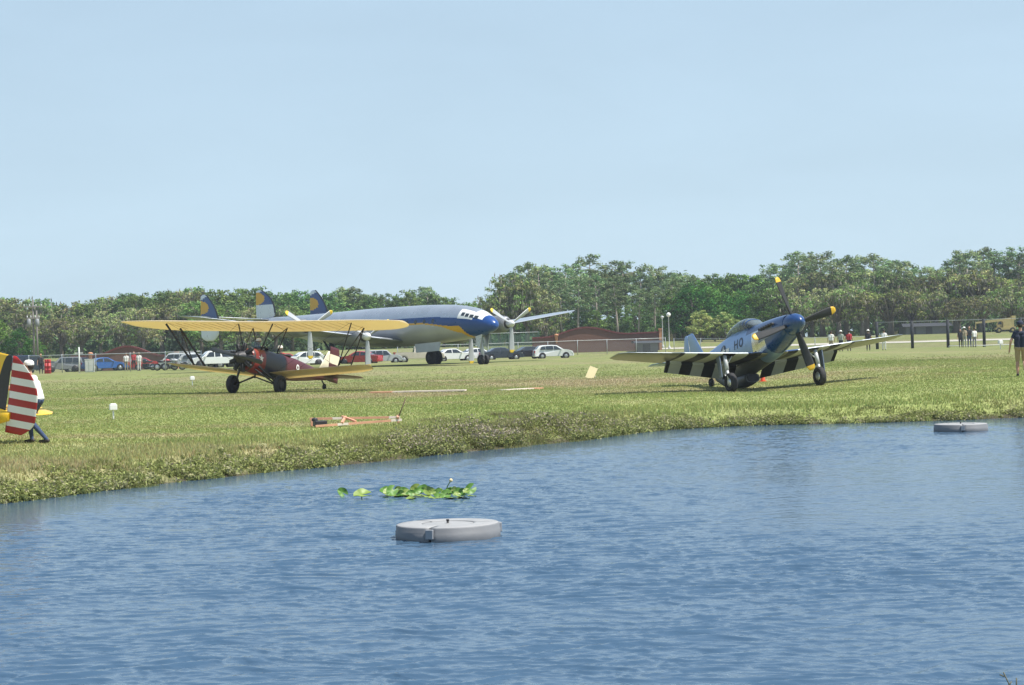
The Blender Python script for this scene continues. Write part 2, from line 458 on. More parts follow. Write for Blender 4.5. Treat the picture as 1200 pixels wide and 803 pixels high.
# taller weeds along the far bank
X, Y = in_view(900000, 26, 58)
d = shore_d(X, Y)
nz = fbm(X*.45, Y*.45, 44)
hump = np.exp(-((X+.2)/2.6)**2)*sstep(-.2, .4, d)       # the brown tussocky stretch in the middle of the bank
wd = .5+2.2*nz*nz*1.6*(1-.5*sstep(2, 6, X))+1.7*hump
keep = (d > -.22) & (d < wd) & (NP.random(len(X)) < .10+.9*sstep(.40, .60, fbm(X*1.9, Y*1.9, 47)))
X, Y, d, nz, hump = X[keep], Y[keep], d[keep], nz[keep], hump[keep]
n = len(X)
g = NP.random((n, 1)); clump = fbm(X*1.7, Y*1.7, 66)[:, None]
t = np.array([.25,.30,.09])*(1-g)+np.array([.40,.40,.18])*g
brown = np.array([.36,.29,.22])
bmix = np.clip((clump-.52)*3.0, 0, .6)*.5+hump[:, None]*.55*(NP.random((n, 1)) < .7)
bmix = np.clip(bmix, 0, .9)*.7
t = t*(1-bmix)+brown*bmix
t = t*NP.uniform(.6, 1.35, (n, 1))
h = (.05+.10*fbm(X*1.1, Y*1.1, 13)*nz*2*(1-sstep(.8, 3.2, d)*.6)+.12*hump)*NP.uniform(.5, 1.25, n)
blades('bank_grass', X, Y, h*.65, NP.uniform(.012, .028, n), t, .8)
# low leafy weeds in mounds along the water's edge
n = 15000
Y = NP.uniform(26, 58, n); X = (NP.random(n)*2-1)*(.30*Y+1.5)
xs = NP.uniform(-15.5, 18, n); d0 = np.abs(NP.normal(.1, .8, n)); Y = YS(xs)+d0*1.25-.15; X = xs
d = shore_d(X, Y); nz = fbm(X*.9, Y*.9, 147); hump = np.exp(-((X+.3)/2.4)**2)
lf = 1-sstep(-6, -3, X); rt = sstep(2.5, 6, X)
keep = (d > -.25) & (d < .32+.7*fbm(X*.4, Y*.4, 44)*(1-.6*rt)+1.5*hump+1.1*lf) & (NP.random(n) < (.05+1.0*sstep(.40, .60, nz))*(1-.55*lf*sstep(.3, 2.2, d))*(1-.45*lf))
X, Y, d, nz, hump, lf, rt = [q[keep] for q in (X, Y, d, nz, hump, lf, rt)]
n = len(X); per = 34
r_ = NP.uniform(.07, .17, n)*(1+.7*hump)*(.6+.9*nz)*(1-.38*lf*sstep(.2, 1.2, d))*(1-.30*rt)*(1-.2*lf); zc = height(X, Y)+r_*.55
rep = lambda q: np.repeat(q, per, 0)
P = NP.normal(0, 1, (n*per, 3)); P /= np.maximum(np.linalg.norm(P, axis=1, keepdims=True), .3)
P = P*rep(r_)[:, None]*(NP.random((n*per, 1))**.4); up = np.clip(P[:, 2]/rep(r_), -1, 1)
P = P*np.array([1.25, 1.1, .95])+np.stack([rep(X), rep(Y), rep(zc)], 1)
base_t = np.array([.27,.30,.11])*NP.uniform(.65, 1.3, (n, 1)); base_t[NP.random(n) < .25] = np.array([.35,.34,.19])
T = rep(base_t*(1.22-.25*hump[:, None]))*NP.uniform(.78, 1.22, (n*per, 1))
tipm = (up > .45) & (NP.random(n*per) < .06+.5*rep(hump)); T[tipm] = np.array([.43,.37,.29])*NP.uniform(.7, 1.2, (tipm.sum(), 1))
nr = NP.normal(0, .7, (n*per, 3)); nr[:, 2] += .5; nr /= np.linalg.norm(nr, axis=1, keepdims=True)
a = np.cross(nr, NP.normal(0, 1, (n*per, 3))); a /= np.linalg.norm(a, axis=1, keepdims=True); bb = np.cross(nr, a)
sz = NP.uniform(.018, .045, (n*per, 1))
V = np.stack([P-a*sz, P+bb*sz*.5, P+a*sz, P-bb*sz*.5], 1).reshape(-1, 3)
g_ = npmesh('bank_weeds', V, np.arange(len(V)).reshape(-1, 4), leaf_mat('weed_leaves', .3, 0), np.repeat(T, 4, 0)); g_['kind'] = 'stuff'
# ------------------------------------------------------------------ trees
BARK = M('bark', (.17,.145,.12), .95, var=.25, scale=3, bump=.6, bscale=14)
PBARK = M('pine_bark', (.36,.31,.27), .95, var=.25, scale=3, bump=.6, bscale=14)
LEAF = leaf_mat('foliage', .20, .11)
def leaves(clumps, rng, size, tints, flat=.6, droop=0.0):
    """clumps: (x,y,z,radius,count,tint index)"""
    P, S, T, O = [], [], [], []
    for (x, y, z, r, n, ti) in clumps:
        p = rng.normal(0, 1, (n, 3)); p /= np.maximum(np.linalg.norm(p, axis=1, keepdims=True), .3)
        O.append(p.copy()); p *= (rng.random((n, 1))**.4)*r; p[:, 2] *= flat
        P.append(p+np.array([x, y, z])); S.append(rng.uniform(.6, 1.4, n)*size)
        t = np.array(tints[ti])*1.68*np.array([.97, 1.05, .95])*rng.uniform(.72, 1.28)
        T.append(t*rng.uniform(.75, 1.25, (n, 1))*(1+rng.normal(0, .06, (n, 3))))
    return np.concatenate(P), np.concatenate(S), np.concatenate(T), np.concatenate(O)
def quads_of(P, S, T, rng, hang=None, O=None):
    n = len(P)
    nrm = rng.normal(0, .55, (n, 3))+(O if O is not None else 0)*1.1; nrm[:, 2] += .35
    nrm /= np.linalg.norm(nrm, axis=1, keepdims=True)
    a = np.cross(nrm, rng.normal(0, 1, (n, 3))); a /= np.linalg.norm(a, axis=1, keepdims=True)
    bb = np.cross(nrm, a)
    asp = rng.uniform(.45, .9, (n, 1))
    if hang is not None:
        k = hang
        a[k] = np.array([0, 0, 1])+rng.normal(0, .12, (k.sum(), 3)); bb[k] = np.stack([rng.normal(0, 1, k.sum()), rng.normal(0, 1, k.sum()), np.zeros(k.sum())], 1)
        bb[k] /= np.linalg.norm(bb[k], axis=1, keepdims=True); asp[k] = .28
    a = a*S[:, None]/2; bb = bb*S[:, None]/2*asp
    V = np.stack([P-a, P+bb, P+a, P-bb], 1).reshape(-1, 3)
    return V, np.arange(4*n).reshape(n, 4), np.repeat(T, 4, 0)
def crown_mesh(clumps, rng, size, tints, flat=.6, moss=None):
    P, S, T, O = leaves(clumps, rng, size, tints, flat)
    hang = np.zeros(len(P), bool)
    if moss:
        n = moss[0]; ci = rng.integers(0, len(clumps), n)
        c = np.array([q[:3] for q in clumps])[ci]; r = np.array([q[3] for q in clumps])[ci]
        mp = c+rng.normal(0, .55, (n, 3))*r[:, None]; mp[:, 2] -= r*.7
        mp[:, 2] = np.maximum(mp[:, 2], 1.0)
        P = np.concatenate([P, mp]); S = np.concatenate([S, rng.uniform(.55, 1.25, n)])
        T = np.concatenate([T, np.array(moss[1])*rng.uniform(.6, 1.3, (n, 1))]); hang = np.concatenate([hang, np.ones(n, bool)]); O = np.concatenate([O, np.zeros((n, 3))])
    return quads_of(P, S, T, rng, hang, O)
TREEP = {}
def proto(kind, k):
    key = (kind, k)
    if key in TREEP: return TREEP[key]
    rng = np.random.default_rng(sum(map(ord, kind))*10+k)
    tr = MB(); clumps = []
    if kind == 'oak':
        H, Wd = 13.0, 6.2
        tr.tube([(0,0,-.5),(.1,0,1.2),(.15,.1,3.0),(.1,.2,4.5)], [.75,.5,.45,.36], 8)
        nl = 11
        for i in range(nl):
            a = i/nl*6.28*1.62+rng.uniform(-.3, .3); rr = Wd*rng.uniform(.25, .85); z = rng.uniform(4.0, 11.0)
            if i < 3: rr *= .35; z = rng.uniform(9.5, 11.6)
            c = np.array([rr*math.cos(a), rr*math.sin(a), z]); lr = rng.uniform(1.9, 3.2)
            tr.tube([(.1,.15,3.2+rng.uniform(0, 1)), tuple(c*.5+np.array([0,0,2.4])), tuple(c)], [.28,.18,.06], 6)
            ti = rng.integers(0, 3)
            for _ in range(15):
                v = rng.normal(0, 1, 3); v /= np.linalg.norm(v); v[2] = v[2]*.8+.15
                p = c+v*lr*rng.uniform(.55, 1.0)
                clumps.append((p[0], p[1], max(p[2], 1.8), rng.uniform(.5, 1.1), 26, ti if rng.random() < .7 else rng.integers(0, 3)))
        tints = [(.120,.140,.055),(.165,.160,.080),(.110,.150,.050)]
        V, Q, T = crown_mesh(clumps, rng, .42, tints, .65, (760, (.27,.255,.20)))
    elif kind == 'pine':
        H = 22.0
        lx, ly = rng.normal(0, .5, 2)
        tr.tube([(0,0,-.5),(lx*.2,ly*.2,7),(lx*.6,ly*.5,14),(lx,ly,21)], [.34,.26,.19,.06], 7)
        base = rng.uniform(.42, .56)
        nb = 22
        for i in range(nb):
            f = base+(1-base)*((i+.5)/nb); z = H*f
            env = 3.3*(1-abs((f-base)/(1-base)-.45)**1.6*1.15); a = i*2.4+rng.uniform(-.5, .5)
            rr = env*rng.uniform(.55, 1.1)
            cx, cy = lx*f+rr*math.cos(a), ly*f+rr*math.sin(a)
            tr.tube([(lx*f, ly*f, z-.8), (cx, cy, z)], [.09,.03], 5)
            for _ in range(4):
                p = np.array([cx, cy, z+.2])+rng.normal(0, .55, 3)*np.array([1,1,.8])
                clumps.append((p[0], p[1], p[2], rng.uniform(.6, 1.05), 36, rng.integers(0, 3)))
        clumps.append((lx, ly, 21.4, .8, 30, 0))
        tints = [(.105,.150,.075),(.130,.165,.088),(.150,.175,.090)]
        V, Q, T = crown_mesh(clumps, rng, .40, tints, .85)
    elif kind in ('broad', 'bright', 'ochre'):
        H, Wd = {'broad': (15.0, 5.0), 'bright': (11.0, 5.2), 'ochre': (6.5, 2.4)}[kind]
        tr.tube([(0,0,-.5),(.05,0,H*.2),(.1,.1,H*.5),(0,.1,H*.8)], [H*.032,H*.022,H*.016,.05], 8)
        nl = 14
        for i in range(nl):
            f = (i+.5)/nl; z = H*(.24+.66*f); a = i*2.4+rng.uniform(-.4, .4)
            rr = Wd*(.2+.55*math.sin(math.pi*min(1, f*.9+.12)))*rng.uniform(.6, 1.05)
            c = np.array([rr*math.cos(a), rr*math.sin(a), z]); lr = Wd*rng.uniform(.26, .42)
            tr.tube([(.05,.05,max(z-H*.22, H*.15)), tuple(c)], [H*.009,.03], 5)
            ti = rng.integers(0, 3)
            for _ in range(14):
                v = rng.normal(0, 1, 3); v /= np.linalg.norm(v); v[2] = v[2]*.85+.12
                p = c+v*lr*rng.uniform(.5, 1.0)
                clumps.append((p[0], p[1], max(p[2], .7), rng.uniform(.12, .21)*Wd, 24, ti if rng.random() < .7 else rng.integers(0, 3)))
        tints = {'broad': [(.100,.160,.048),(.125,.180,.060),(.088,.140,.048)],
                 'bright': [(.052,.108,.026),(.075,.138,.034),(.045,.095,.025)],
                 'ochre': [(.165,.185,.065),(.19,.19,.08),(.13,.155,.055)]}[kind]
        V, Q, T = crown_mesh(clumps, rng, {'broad': .42, 'bright': .36, 'ochre': .24}[kind], tints, .7)
    cm = npmesh('crown', V, Q, LEAF, T, link=False)
    to = tr.build('trunk', PBARK if kind == 'pine' else BARK)
    tm = to.data; bpy.data.objects.remove(to)
    TREEP[key] = (cm, tm, float(V[:, 2].max()))
    return TREEP[key]
KN = {'oak': 'oak_tree', 'pine': 'pine_tree', 'broad': 'leafy_tree', 'bright': 'leafy_tree', 'ochre': 'small_tree'}
def tree(kind, px, D, top, label, group, wide=1.0, variant=None):
    p = stand(px, D)
    zt = at(px, top, D).z
    cm, tm, H0 = proto(kind, rnd.randrange(4 if kind != 'ochre' else 2) if variant is None else variant)
    s = max((zt-p.z)/H0, .15)
    r = empty(KN[kind], p, rnd.uniform(0, 6.28), label, 'tree', group)
    r.scale = (s*wide, s*wide, s)
    for nm, me in (('trunk', tm), ('crown', cm)):
        o = bpy.data.objects.new(nm, me); COL.objects.link(o); o.parent = r
    return r
PROF = [(-60,345),(0,346),(25,346),(60,348),(100,349),(140,343),(200,339),(240,334),(270,337),(300,335),(350,339),(385,343),(410,334),(435,343),(455,345),(480,337),(503,335),(520,345),(540,352),(560,350),(580,340),(592,322),(606,309),(630,301),(660,300),(690,301),(715,303),(745,306),(770,312),(792,308),(815,313),(832,320),(842,330),(852,318),(870,317),(886,323),(898,318),(906,302),(930,296),(960,297),(985,292),(1010,296),(1030,301),(1050,304),(1075,305),(1100,306),(1125,299),(1145,293),(1170,292),(1200,290),(1260,292)]
prof = lambda x: float(np.interp(x, [a for a, b in PROF], [b for a, b in PROF]))
G_PINE = ('tall pine with bare lower trunk in the grove above the curved wall', 'pines rising above the curved wall')
G_PINE2 = ('tall dark pine standing behind the mossy oaks at the fenced meadow', 'pines behind the mossy oaks')
G_OAKL = ('mossy grey-green oak in the wood behind the parked cars and twin utility poles', 'mossy oaks behind the parking lot')
G_BRL = ('fresh green leafy tree in the wood line behind the three-finned airliner', 'leafy trees behind the airliner')
G_OAKR = ('broad oak hung with grey moss at the meadow beyond the dark-posted fence', 'mossy oaks by the meadow')
G_BR2 = ('dense bright green leafy tree behind the blue fighter\'s canopy', 'bright green trees behind the fighter')
G_BRC = ('mid green leafy tree filling in below the pines of the grove', 'leafy trees under the pines')
G_OCH = ('small ochre-green tree with thin pale stems in front of the bright green trees', 'small ochre trees')
# back rows follow the skyline, nearer rows fill in below it
x = -50
while x < 235: tree('oak' if rnd.random() < .75 else 'broad', x, rnd.uniform(325, 345), prof(x)+rnd.uniform(-1, 5), *( G_OAKL), wide=1.15); x += rnd.uniform(13, 19)
x = -45
while x < 240: tree('oak', x, rnd.uniform(290, 312), prof(x)+rnd.uniform(12, 26), *G_OAKL, wide=1.25); x += rnd.uniform(20, 28)
x = 150
while x < 565: tree('broad', x, rnd.uniform(318, 340), prof(x)+rnd.uniform(-1, 4), *G_BRL, wide=1.2); x += rnd.uniform(13, 18)
x = 215
while x < 600: tree('broad' if rnd.random() < .75 else 'oak', x, rnd.uniform(285, 305), prof(x)+rnd.uniform(13, 26), *G_BRL, wide=1.35); x += rnd.uniform(19, 26)
for x in (404, 416, 437, 448, 505): tree('pine', x, 332, prof(x)-1, 'dark pine poking out of the leafy wood line above the airliner fuselage', 'dark pines above the airliner', wide=1.35)
for x, t, k in ((-6, 372, 0), (22, 382, 1), (40, 392, 2)):
    tree('bright', x, 245, t, ['low bright green tree at the edge of the wood, tallest beside the striped tail', 'low bright green tree left of the twin utility poles', 'lowest bright green tree at the foot of the twin utility poles'][k], 'low green trees near the striped tail')
x = 592
while x < 842: tree('pine', x, rnd.uniform(300, 325), prof(x)+rnd.choice((-3, -1, 1, 3, 8, 13)), *G_PINE, wide=1.6); x += rnd.uniform(11, 16)
x = 575
while x < 800: tree('pine', x, rnd.uniform(280, 296), max(prof(x), 304)+rnd.uniform(14, 32), *G_PINE, wide=1.45); x += rnd.uniform(17, 25)
x = 560
while x < 850: tree('broad', x, rnd.uniform(290, 300), max(prof(x), 305)+rnd.uniform(42, 60), *G_BRC, wide=1.3); x += rnd.uniform(20, 27)
for x, t in ((575, 345), (603, 318), (618, 330), (640, 352)): tree('oak', x, 278, t, 'leaning grey-green oak crown at the left end of the pine grove', 'oaks at the end of the pine grove', wide=1.0)
for x, t in ((800, 335), (824, 327), (846, 334), (868, 338), (893, 338), (911, 347), (836, 322), (812, 330), (785, 368), (813, 362), (842, 362), (870, 360), (900, 368)): tree('bright', x, rnd.uniform(268, 280), t, *G_BR2, wide=1.15)
for x, t in ((822, 363), (838, 372), (851, 365), (866, 374)): tree('ochre', x, 258, t, *G_OCH, wide=1.25)
for x in (847, 855, 868, 880, 890): tree('broad', x, 312, prof(x)+rnd.uniform(0, 4), 'plain green tree making the low notch in the skyline over the fighter', 'trees in the skyline notch', wide=1.2)
x = 904
while x < 1230: tree('pine', x, rnd.uniform(305, 325), prof(x)+rnd.choice((-3, -1, 2, 6, 11)), *G_PINE2, wide=1.6); x += rnd.uniform(11, 17)
x = 940
while x < 1240: tree('oak', x, rnd.uniform(284, 300), max(prof(x), 300)+rnd.uniform(10, 26), *G_OAKR, wide=1.1); x += rnd.uniform(22, 30)
x = 925
while x < 1230: tree('oak', x, rnd.uniform(268, 280), 330+rnd.uniform(0, 16), *G_OAKR, wide=1.3); x += rnd.uniform(25, 34)
# the far wood that closes the gaps
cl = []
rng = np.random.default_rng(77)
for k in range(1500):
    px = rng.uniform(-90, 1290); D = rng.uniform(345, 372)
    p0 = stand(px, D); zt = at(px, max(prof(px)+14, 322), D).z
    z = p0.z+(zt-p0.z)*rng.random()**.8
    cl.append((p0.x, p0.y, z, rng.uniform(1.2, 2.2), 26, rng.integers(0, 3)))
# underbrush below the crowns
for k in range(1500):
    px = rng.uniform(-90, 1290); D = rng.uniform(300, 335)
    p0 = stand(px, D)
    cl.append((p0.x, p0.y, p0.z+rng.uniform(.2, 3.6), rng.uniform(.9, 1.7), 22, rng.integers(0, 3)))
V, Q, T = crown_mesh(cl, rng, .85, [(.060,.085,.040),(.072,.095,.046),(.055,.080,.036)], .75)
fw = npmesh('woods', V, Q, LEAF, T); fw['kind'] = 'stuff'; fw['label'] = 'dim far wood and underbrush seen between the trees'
# ------------------------------------------------------------------ aircraft helpers
RUB = M('rubber', (.022,.022,.024), .8, var=.3)
STEEL = M('painted_steel', (.55,.56,.57), .4, var=.08)
DKMET = M('dark_metal', (.035,.035,.038), .5, metal=.3, var=.3)
BLK = M('black_paint', (.02,.02,.023), .5, var=.2)
WHT = M('white_paint', (.78,.78,.76), .45, var=.05)
YEL = M('yellow_paint', (.70,.42,.03), .45, var=.07)
ALU = M('bare_aluminium', (.62,.66,.70), .30, metal=.85, var=.06, scale=.9)
def fabric_mat(name, c):
    m = M(name, c, .6, var=.10, scale=1.2); nt = m.node_tree; L = nt.links.new
    out = [n for n in nt.nodes if n.type == 'OUTPUT_MATERIAL'][0]; b = [n for n in nt.nodes if n.type == 'BSDF_PRINCIPLED'][0]
    t = nt.nodes.new('ShaderNodeBsdfTranslucent'); mx = nt.nodes.new('ShaderNodeMixShader'); mx.inputs[0].default_value = .52
    t.inputs[0].default_value = (c[0]*.95, c[1]*.92, c[2]*.75, 1)
    L(b.outputs[0], mx.inputs[1]); L(t.outputs[0], mx.inputs[2]); L(mx.outputs[0], out.inputs[0])
    return m
def glass_mat(name, tint=(.30,.36,.40), clear=.5):
    if name in MATS: return MATS[name]
    m, nt, N, out = nmat(name); L = nt.links.new
    t = N('ShaderNodeBsdfTransparent'); t.inputs[0].default_value = (.82,.88,.9,1)
    g = N('ShaderNodeBsdfPrincipled'); g.inputs['Base Color'].default_value = (*tint, 1); g.inputs['Roughness'].default_value = .06
    lw = N('ShaderNodeLayerWeight'); lw.inputs[0].default_value = .25
    mr = N('ShaderNodeMapRange'); mr.inputs[3].default_value = 1-clear; mr.inputs[4].default_value = 1.0
    L(lw.outputs['Facing'], mr.inputs[0])
    mx = N('ShaderNodeMixShader'); L(mr.outputs[0], mx.inputs[0]); L(t.outputs[0], mx.inputs[1]); L(g.outputs[0], mx.inputs[2])
    L(mx.outputs[0], out.inputs[0]); MATS[name] = m
    return m
CGLASS = glass_mat('canopy_glass', (.22,.27,.30), .78)
WGLASS = M('window_glass', (.03,.04,.05), .08, var=.1)
def xform(loc, heading, pitch=0, bank=0):
    yaw = math.atan2(heading[1], heading[0])
    return Matrix.Translation(loc) @ Matrix.Rotation(yaw, 4, 'Z') @ Matrix.Rotation(-R(pitch), 4, 'Y') @ Matrix.Rotation(R(bank), 4, 'X')
def wing(mb, secs, n=9, matf=None, mat=0, camber=.0):
    """secs: (y, x_leading, x_trailing, z, thickness)"""
    rings = []
    for (y, xl, xt, z, t) in secs:
        up, lo = [], []
        for i in range(n+1):
            f = .5*(1-math.cos(math.pi*i/n)); x = xl+(xt-xl)*f
            th = t*2.6*(.2969*math.sqrt(f)-.126*f-.3516*f*f+.2843*f**3-.09*f**4)
            cb = camber*abs(xl-xt)*4*f*(1-f)
            up.append(Vector((x, y, z+cb+th))); lo.append(Vector((x, y, z+cb-th*.8-.002)))
        rings.append(up[::-1]+lo[1:])
    nn = 2*n+1
    mf = None
    if matf: mf = lambda i, k, c: matf(i, c, (k >= n and k < nn-1) or k == nn-1, k)
    mb.loft(rings, mat, True, True, mf)
    return mb
def vfin(mb, secs, n=7, matf=None, mat=0):
    """secs: (z, x_leading, x_trailing, y, thickness)"""
    rings = []
    for (z, xl, xt, y, t) in secs:
        a, b_ = [], []
        for i in range(n+1):
            f = .5*(1-math.cos(math.pi*i/n)); x = xl+(xt-xl)*f
            th = t*2.6*(.2969*math.sqrt(f)-.126*f-.3516*f*f+.2843*f**3-.09*f**4)
            a.append(Vector((x, y+th, z))); b_.append(Vector((x, y-th-.002, z)))
        rings.append(a[::-1]+b_[1:])
    mb.loft(rings, mat, True, True, (lambda i, k, c: matf(i, c, (n-1-k) if k < n else min(k-n, n-1))) if matf else None)
    return mb
class Body:
    """fuselage from stations (x, z_bottom, z_top, half width)"""
    def __init__(s, st, e=2.3):
        st = sorted(st); xs = [q[0] for q in st]
        s.xs = xs; s.b = pchip(xs, [q[1] for q in st]); s.t = pchip(xs, [q[2] for q in st]); s.w = pchip(xs, [q[3] for q in st]); s.e = e
    def ring(s, x, n, grow=0.0):
        zb, zt, w_ = float(s.b(x)), float(s.t(x)), float(s.w(x)); c = (zb+zt)/2; h = (zt-zb)/2
        out = []
        for k in range(n):
            t = 2*math.pi*k/n; cs, sn = math.cos(t), math.sin(t); p = 2/s.e
            out.append(Vector((x, (w_+grow)*math.copysign(abs(cs)**p, cs), c+(h+grow)*math.copysign(abs(sn)**p, sn))))
        return out
    def side(s, x, z, off=.008):
        zb, zt, w_ = float(s.b(x)), float(s.t(x)), float(s.w(x)); c = (zb+zt)/2; h = (zt-zb)/2
        q = min(abs((z-c)/h), .995)
        return w_*(1-q**s.e)**(1/s.e)+off
    def build(s, mb, n, m, matf=None, mat=0, extra=()):
        X = sorted(set(list(np.linspace(s.xs[0], s.xs[-1], n))+list(extra)))
        mb.loft([s.ring(x, m) for x in X], mat, True, True, (lambda i, k, c: matf(c)) if matf else None)
        return mb
    def decal(s, mb, polys, sgn, mat=0, off=.008, nsub=4):
        """quads ((x,z)*4) laid on the body's side"""
        for (a, b_, c, d) in polys:
            g = []
            for i in range(nsub+1):
                for j in range(nsub+1):
                    u_, v_ = i/nsub, j/nsub
                    x = (a[0]*(1-u_)+b_[0]*u_)*(1-v_)+(d[0]*(1-u_)+c[0]*u_)*v_
                    z = (a[1]*(1-u_)+b_[1]*u_)*(1-v_)+(d[1]*(1-u_)+c[1]*u_)*v_
                    g.append(Vector((x, sgn*s.side(x, z, off), z)))
            fs = [(i*(nsub+1)+j, (i+1)*(nsub+1)+j, (i+1)*(nsub+1)+j+1, i*(nsub+1)+j+1) for i in range(nsub) for j in range(nsub)]
            mb.add(g, fs, mat, True)
        return mb
def strokes(segs, wd):
    """line segments -> quads"""
    out = []
    for (x0, z0, x1, z1) in segs:
        d = Vector((x1-x0, z1-z0)); L = d.length; d /= L; nrm = Vector((-d.y, d.x))*wd/2; e = d*wd/2
        a, b_ = Vector((x0, z0))-e, Vector((x1, z1))+e
        out.append(tuple(tuple(p) for p in (a-nrm, b_-nrm, b_+nrm, a+nrm)))
    return out
def ring_quads(cx, cz, r0, r1, n=16, sx=1.0):
    o = []
    for k in range(n):
        a, b_ = 2*math.pi*k/n, 2*math.pi*(k+1)/n
        o.append(((cx+r0*sx*math.cos(a), cz+r0*math.sin(a)), (cx+r1*sx*math.cos(a), cz+r1*math.sin(a)), (cx+r1*sx*math.cos(b_), cz+r1*math.sin(b_)), (cx+r0*sx*math.cos(b_), cz+r0*math.sin(b_))))
    return o
def star_quads(cx, cz, r):
    o = []
    for k in range(5):
        a = math.pi/2+k*2*math.pi/5
        p = lambda rr, t: (cx+rr*math.cos(t), cz+rr*math.sin(t))
        o.append(((cx, cz), p(r*.38, a-math.pi/5), p(r, a), p(r*.38, a+math.pi/5)))
    return o
def wheel(parent, c, r, w_, name='wheel', rimmat=None, axis='y', rim=.5, cover=False):
    mb = MB(); h = w_/2
    prof = [(r*rim, -h*.75), (r*.86, -h), (r*.97, -h*.7), (r, -h*.25), (r, h*.25), (r*.97, h*.7), (r*.86, h), (r*rim, h*.75)]
    mb.lathe(prof, (0,0,0), axis, 24)
    o = mb.build(name, RUB, parent); o.location = c
    hb = MB(); hb.lathe([(.001, -h*.82), (r*rim*.5, -h*.85), (r*rim*1.01, -h*.66), (r*rim*1.01, h*.66), (r*rim*.5, h*.85), (.001, h*.82)], (0,0,0), axis, 20)
    hb.build('rim', rimmat or STEEL, o)
    return o
def blade_mesh(L, w0, w1, tipcol, mats, root=.12, twist=35, name='blade', parent=None, rotx=0, hub=(0,0,0), tipfrac=.88):
    """propeller blade along local +z of the hub, disc across x"""
    mb = MB(); rings = []
    fr = [0, .08, .2, .4, .6, .8, tipfrac, tipfrac+.001, .96, 1.0]
    for f in fr:
        z = root+(L-root)*f
        ch = w0*.45 if f < .05 else (w0*.6+(w1-w0*.6)*math.sin(min(1, f*1.25)*math.pi/2))*(1 if f < .9 else (1-((f-.9)/.1)**2*.6))
        th = .11*(1-f)**2*.5+.018; a = -R(twist*(1-f)+18)
        ring = []
        for k in range(8):
            t = 2*math.pi*k/8; u_, v_ = ch/2*math.cos(t), th/2*math.sin(t)*1.4
            ring.append(Vector((u_*math.sin(a)+v_*math.cos(a), u_*math.cos(a)-v_*math.sin(a), z)))
        rings.append(ring)
    ms = 0
    mb.loft(rings, 0, True, True, lambda i, k, c: 1 if i >= 7 else 0)
    o = mb.build(name, mats, parent)
    o.location = hub; o.rotation_euler = (rotx, 0, 0)
    return o

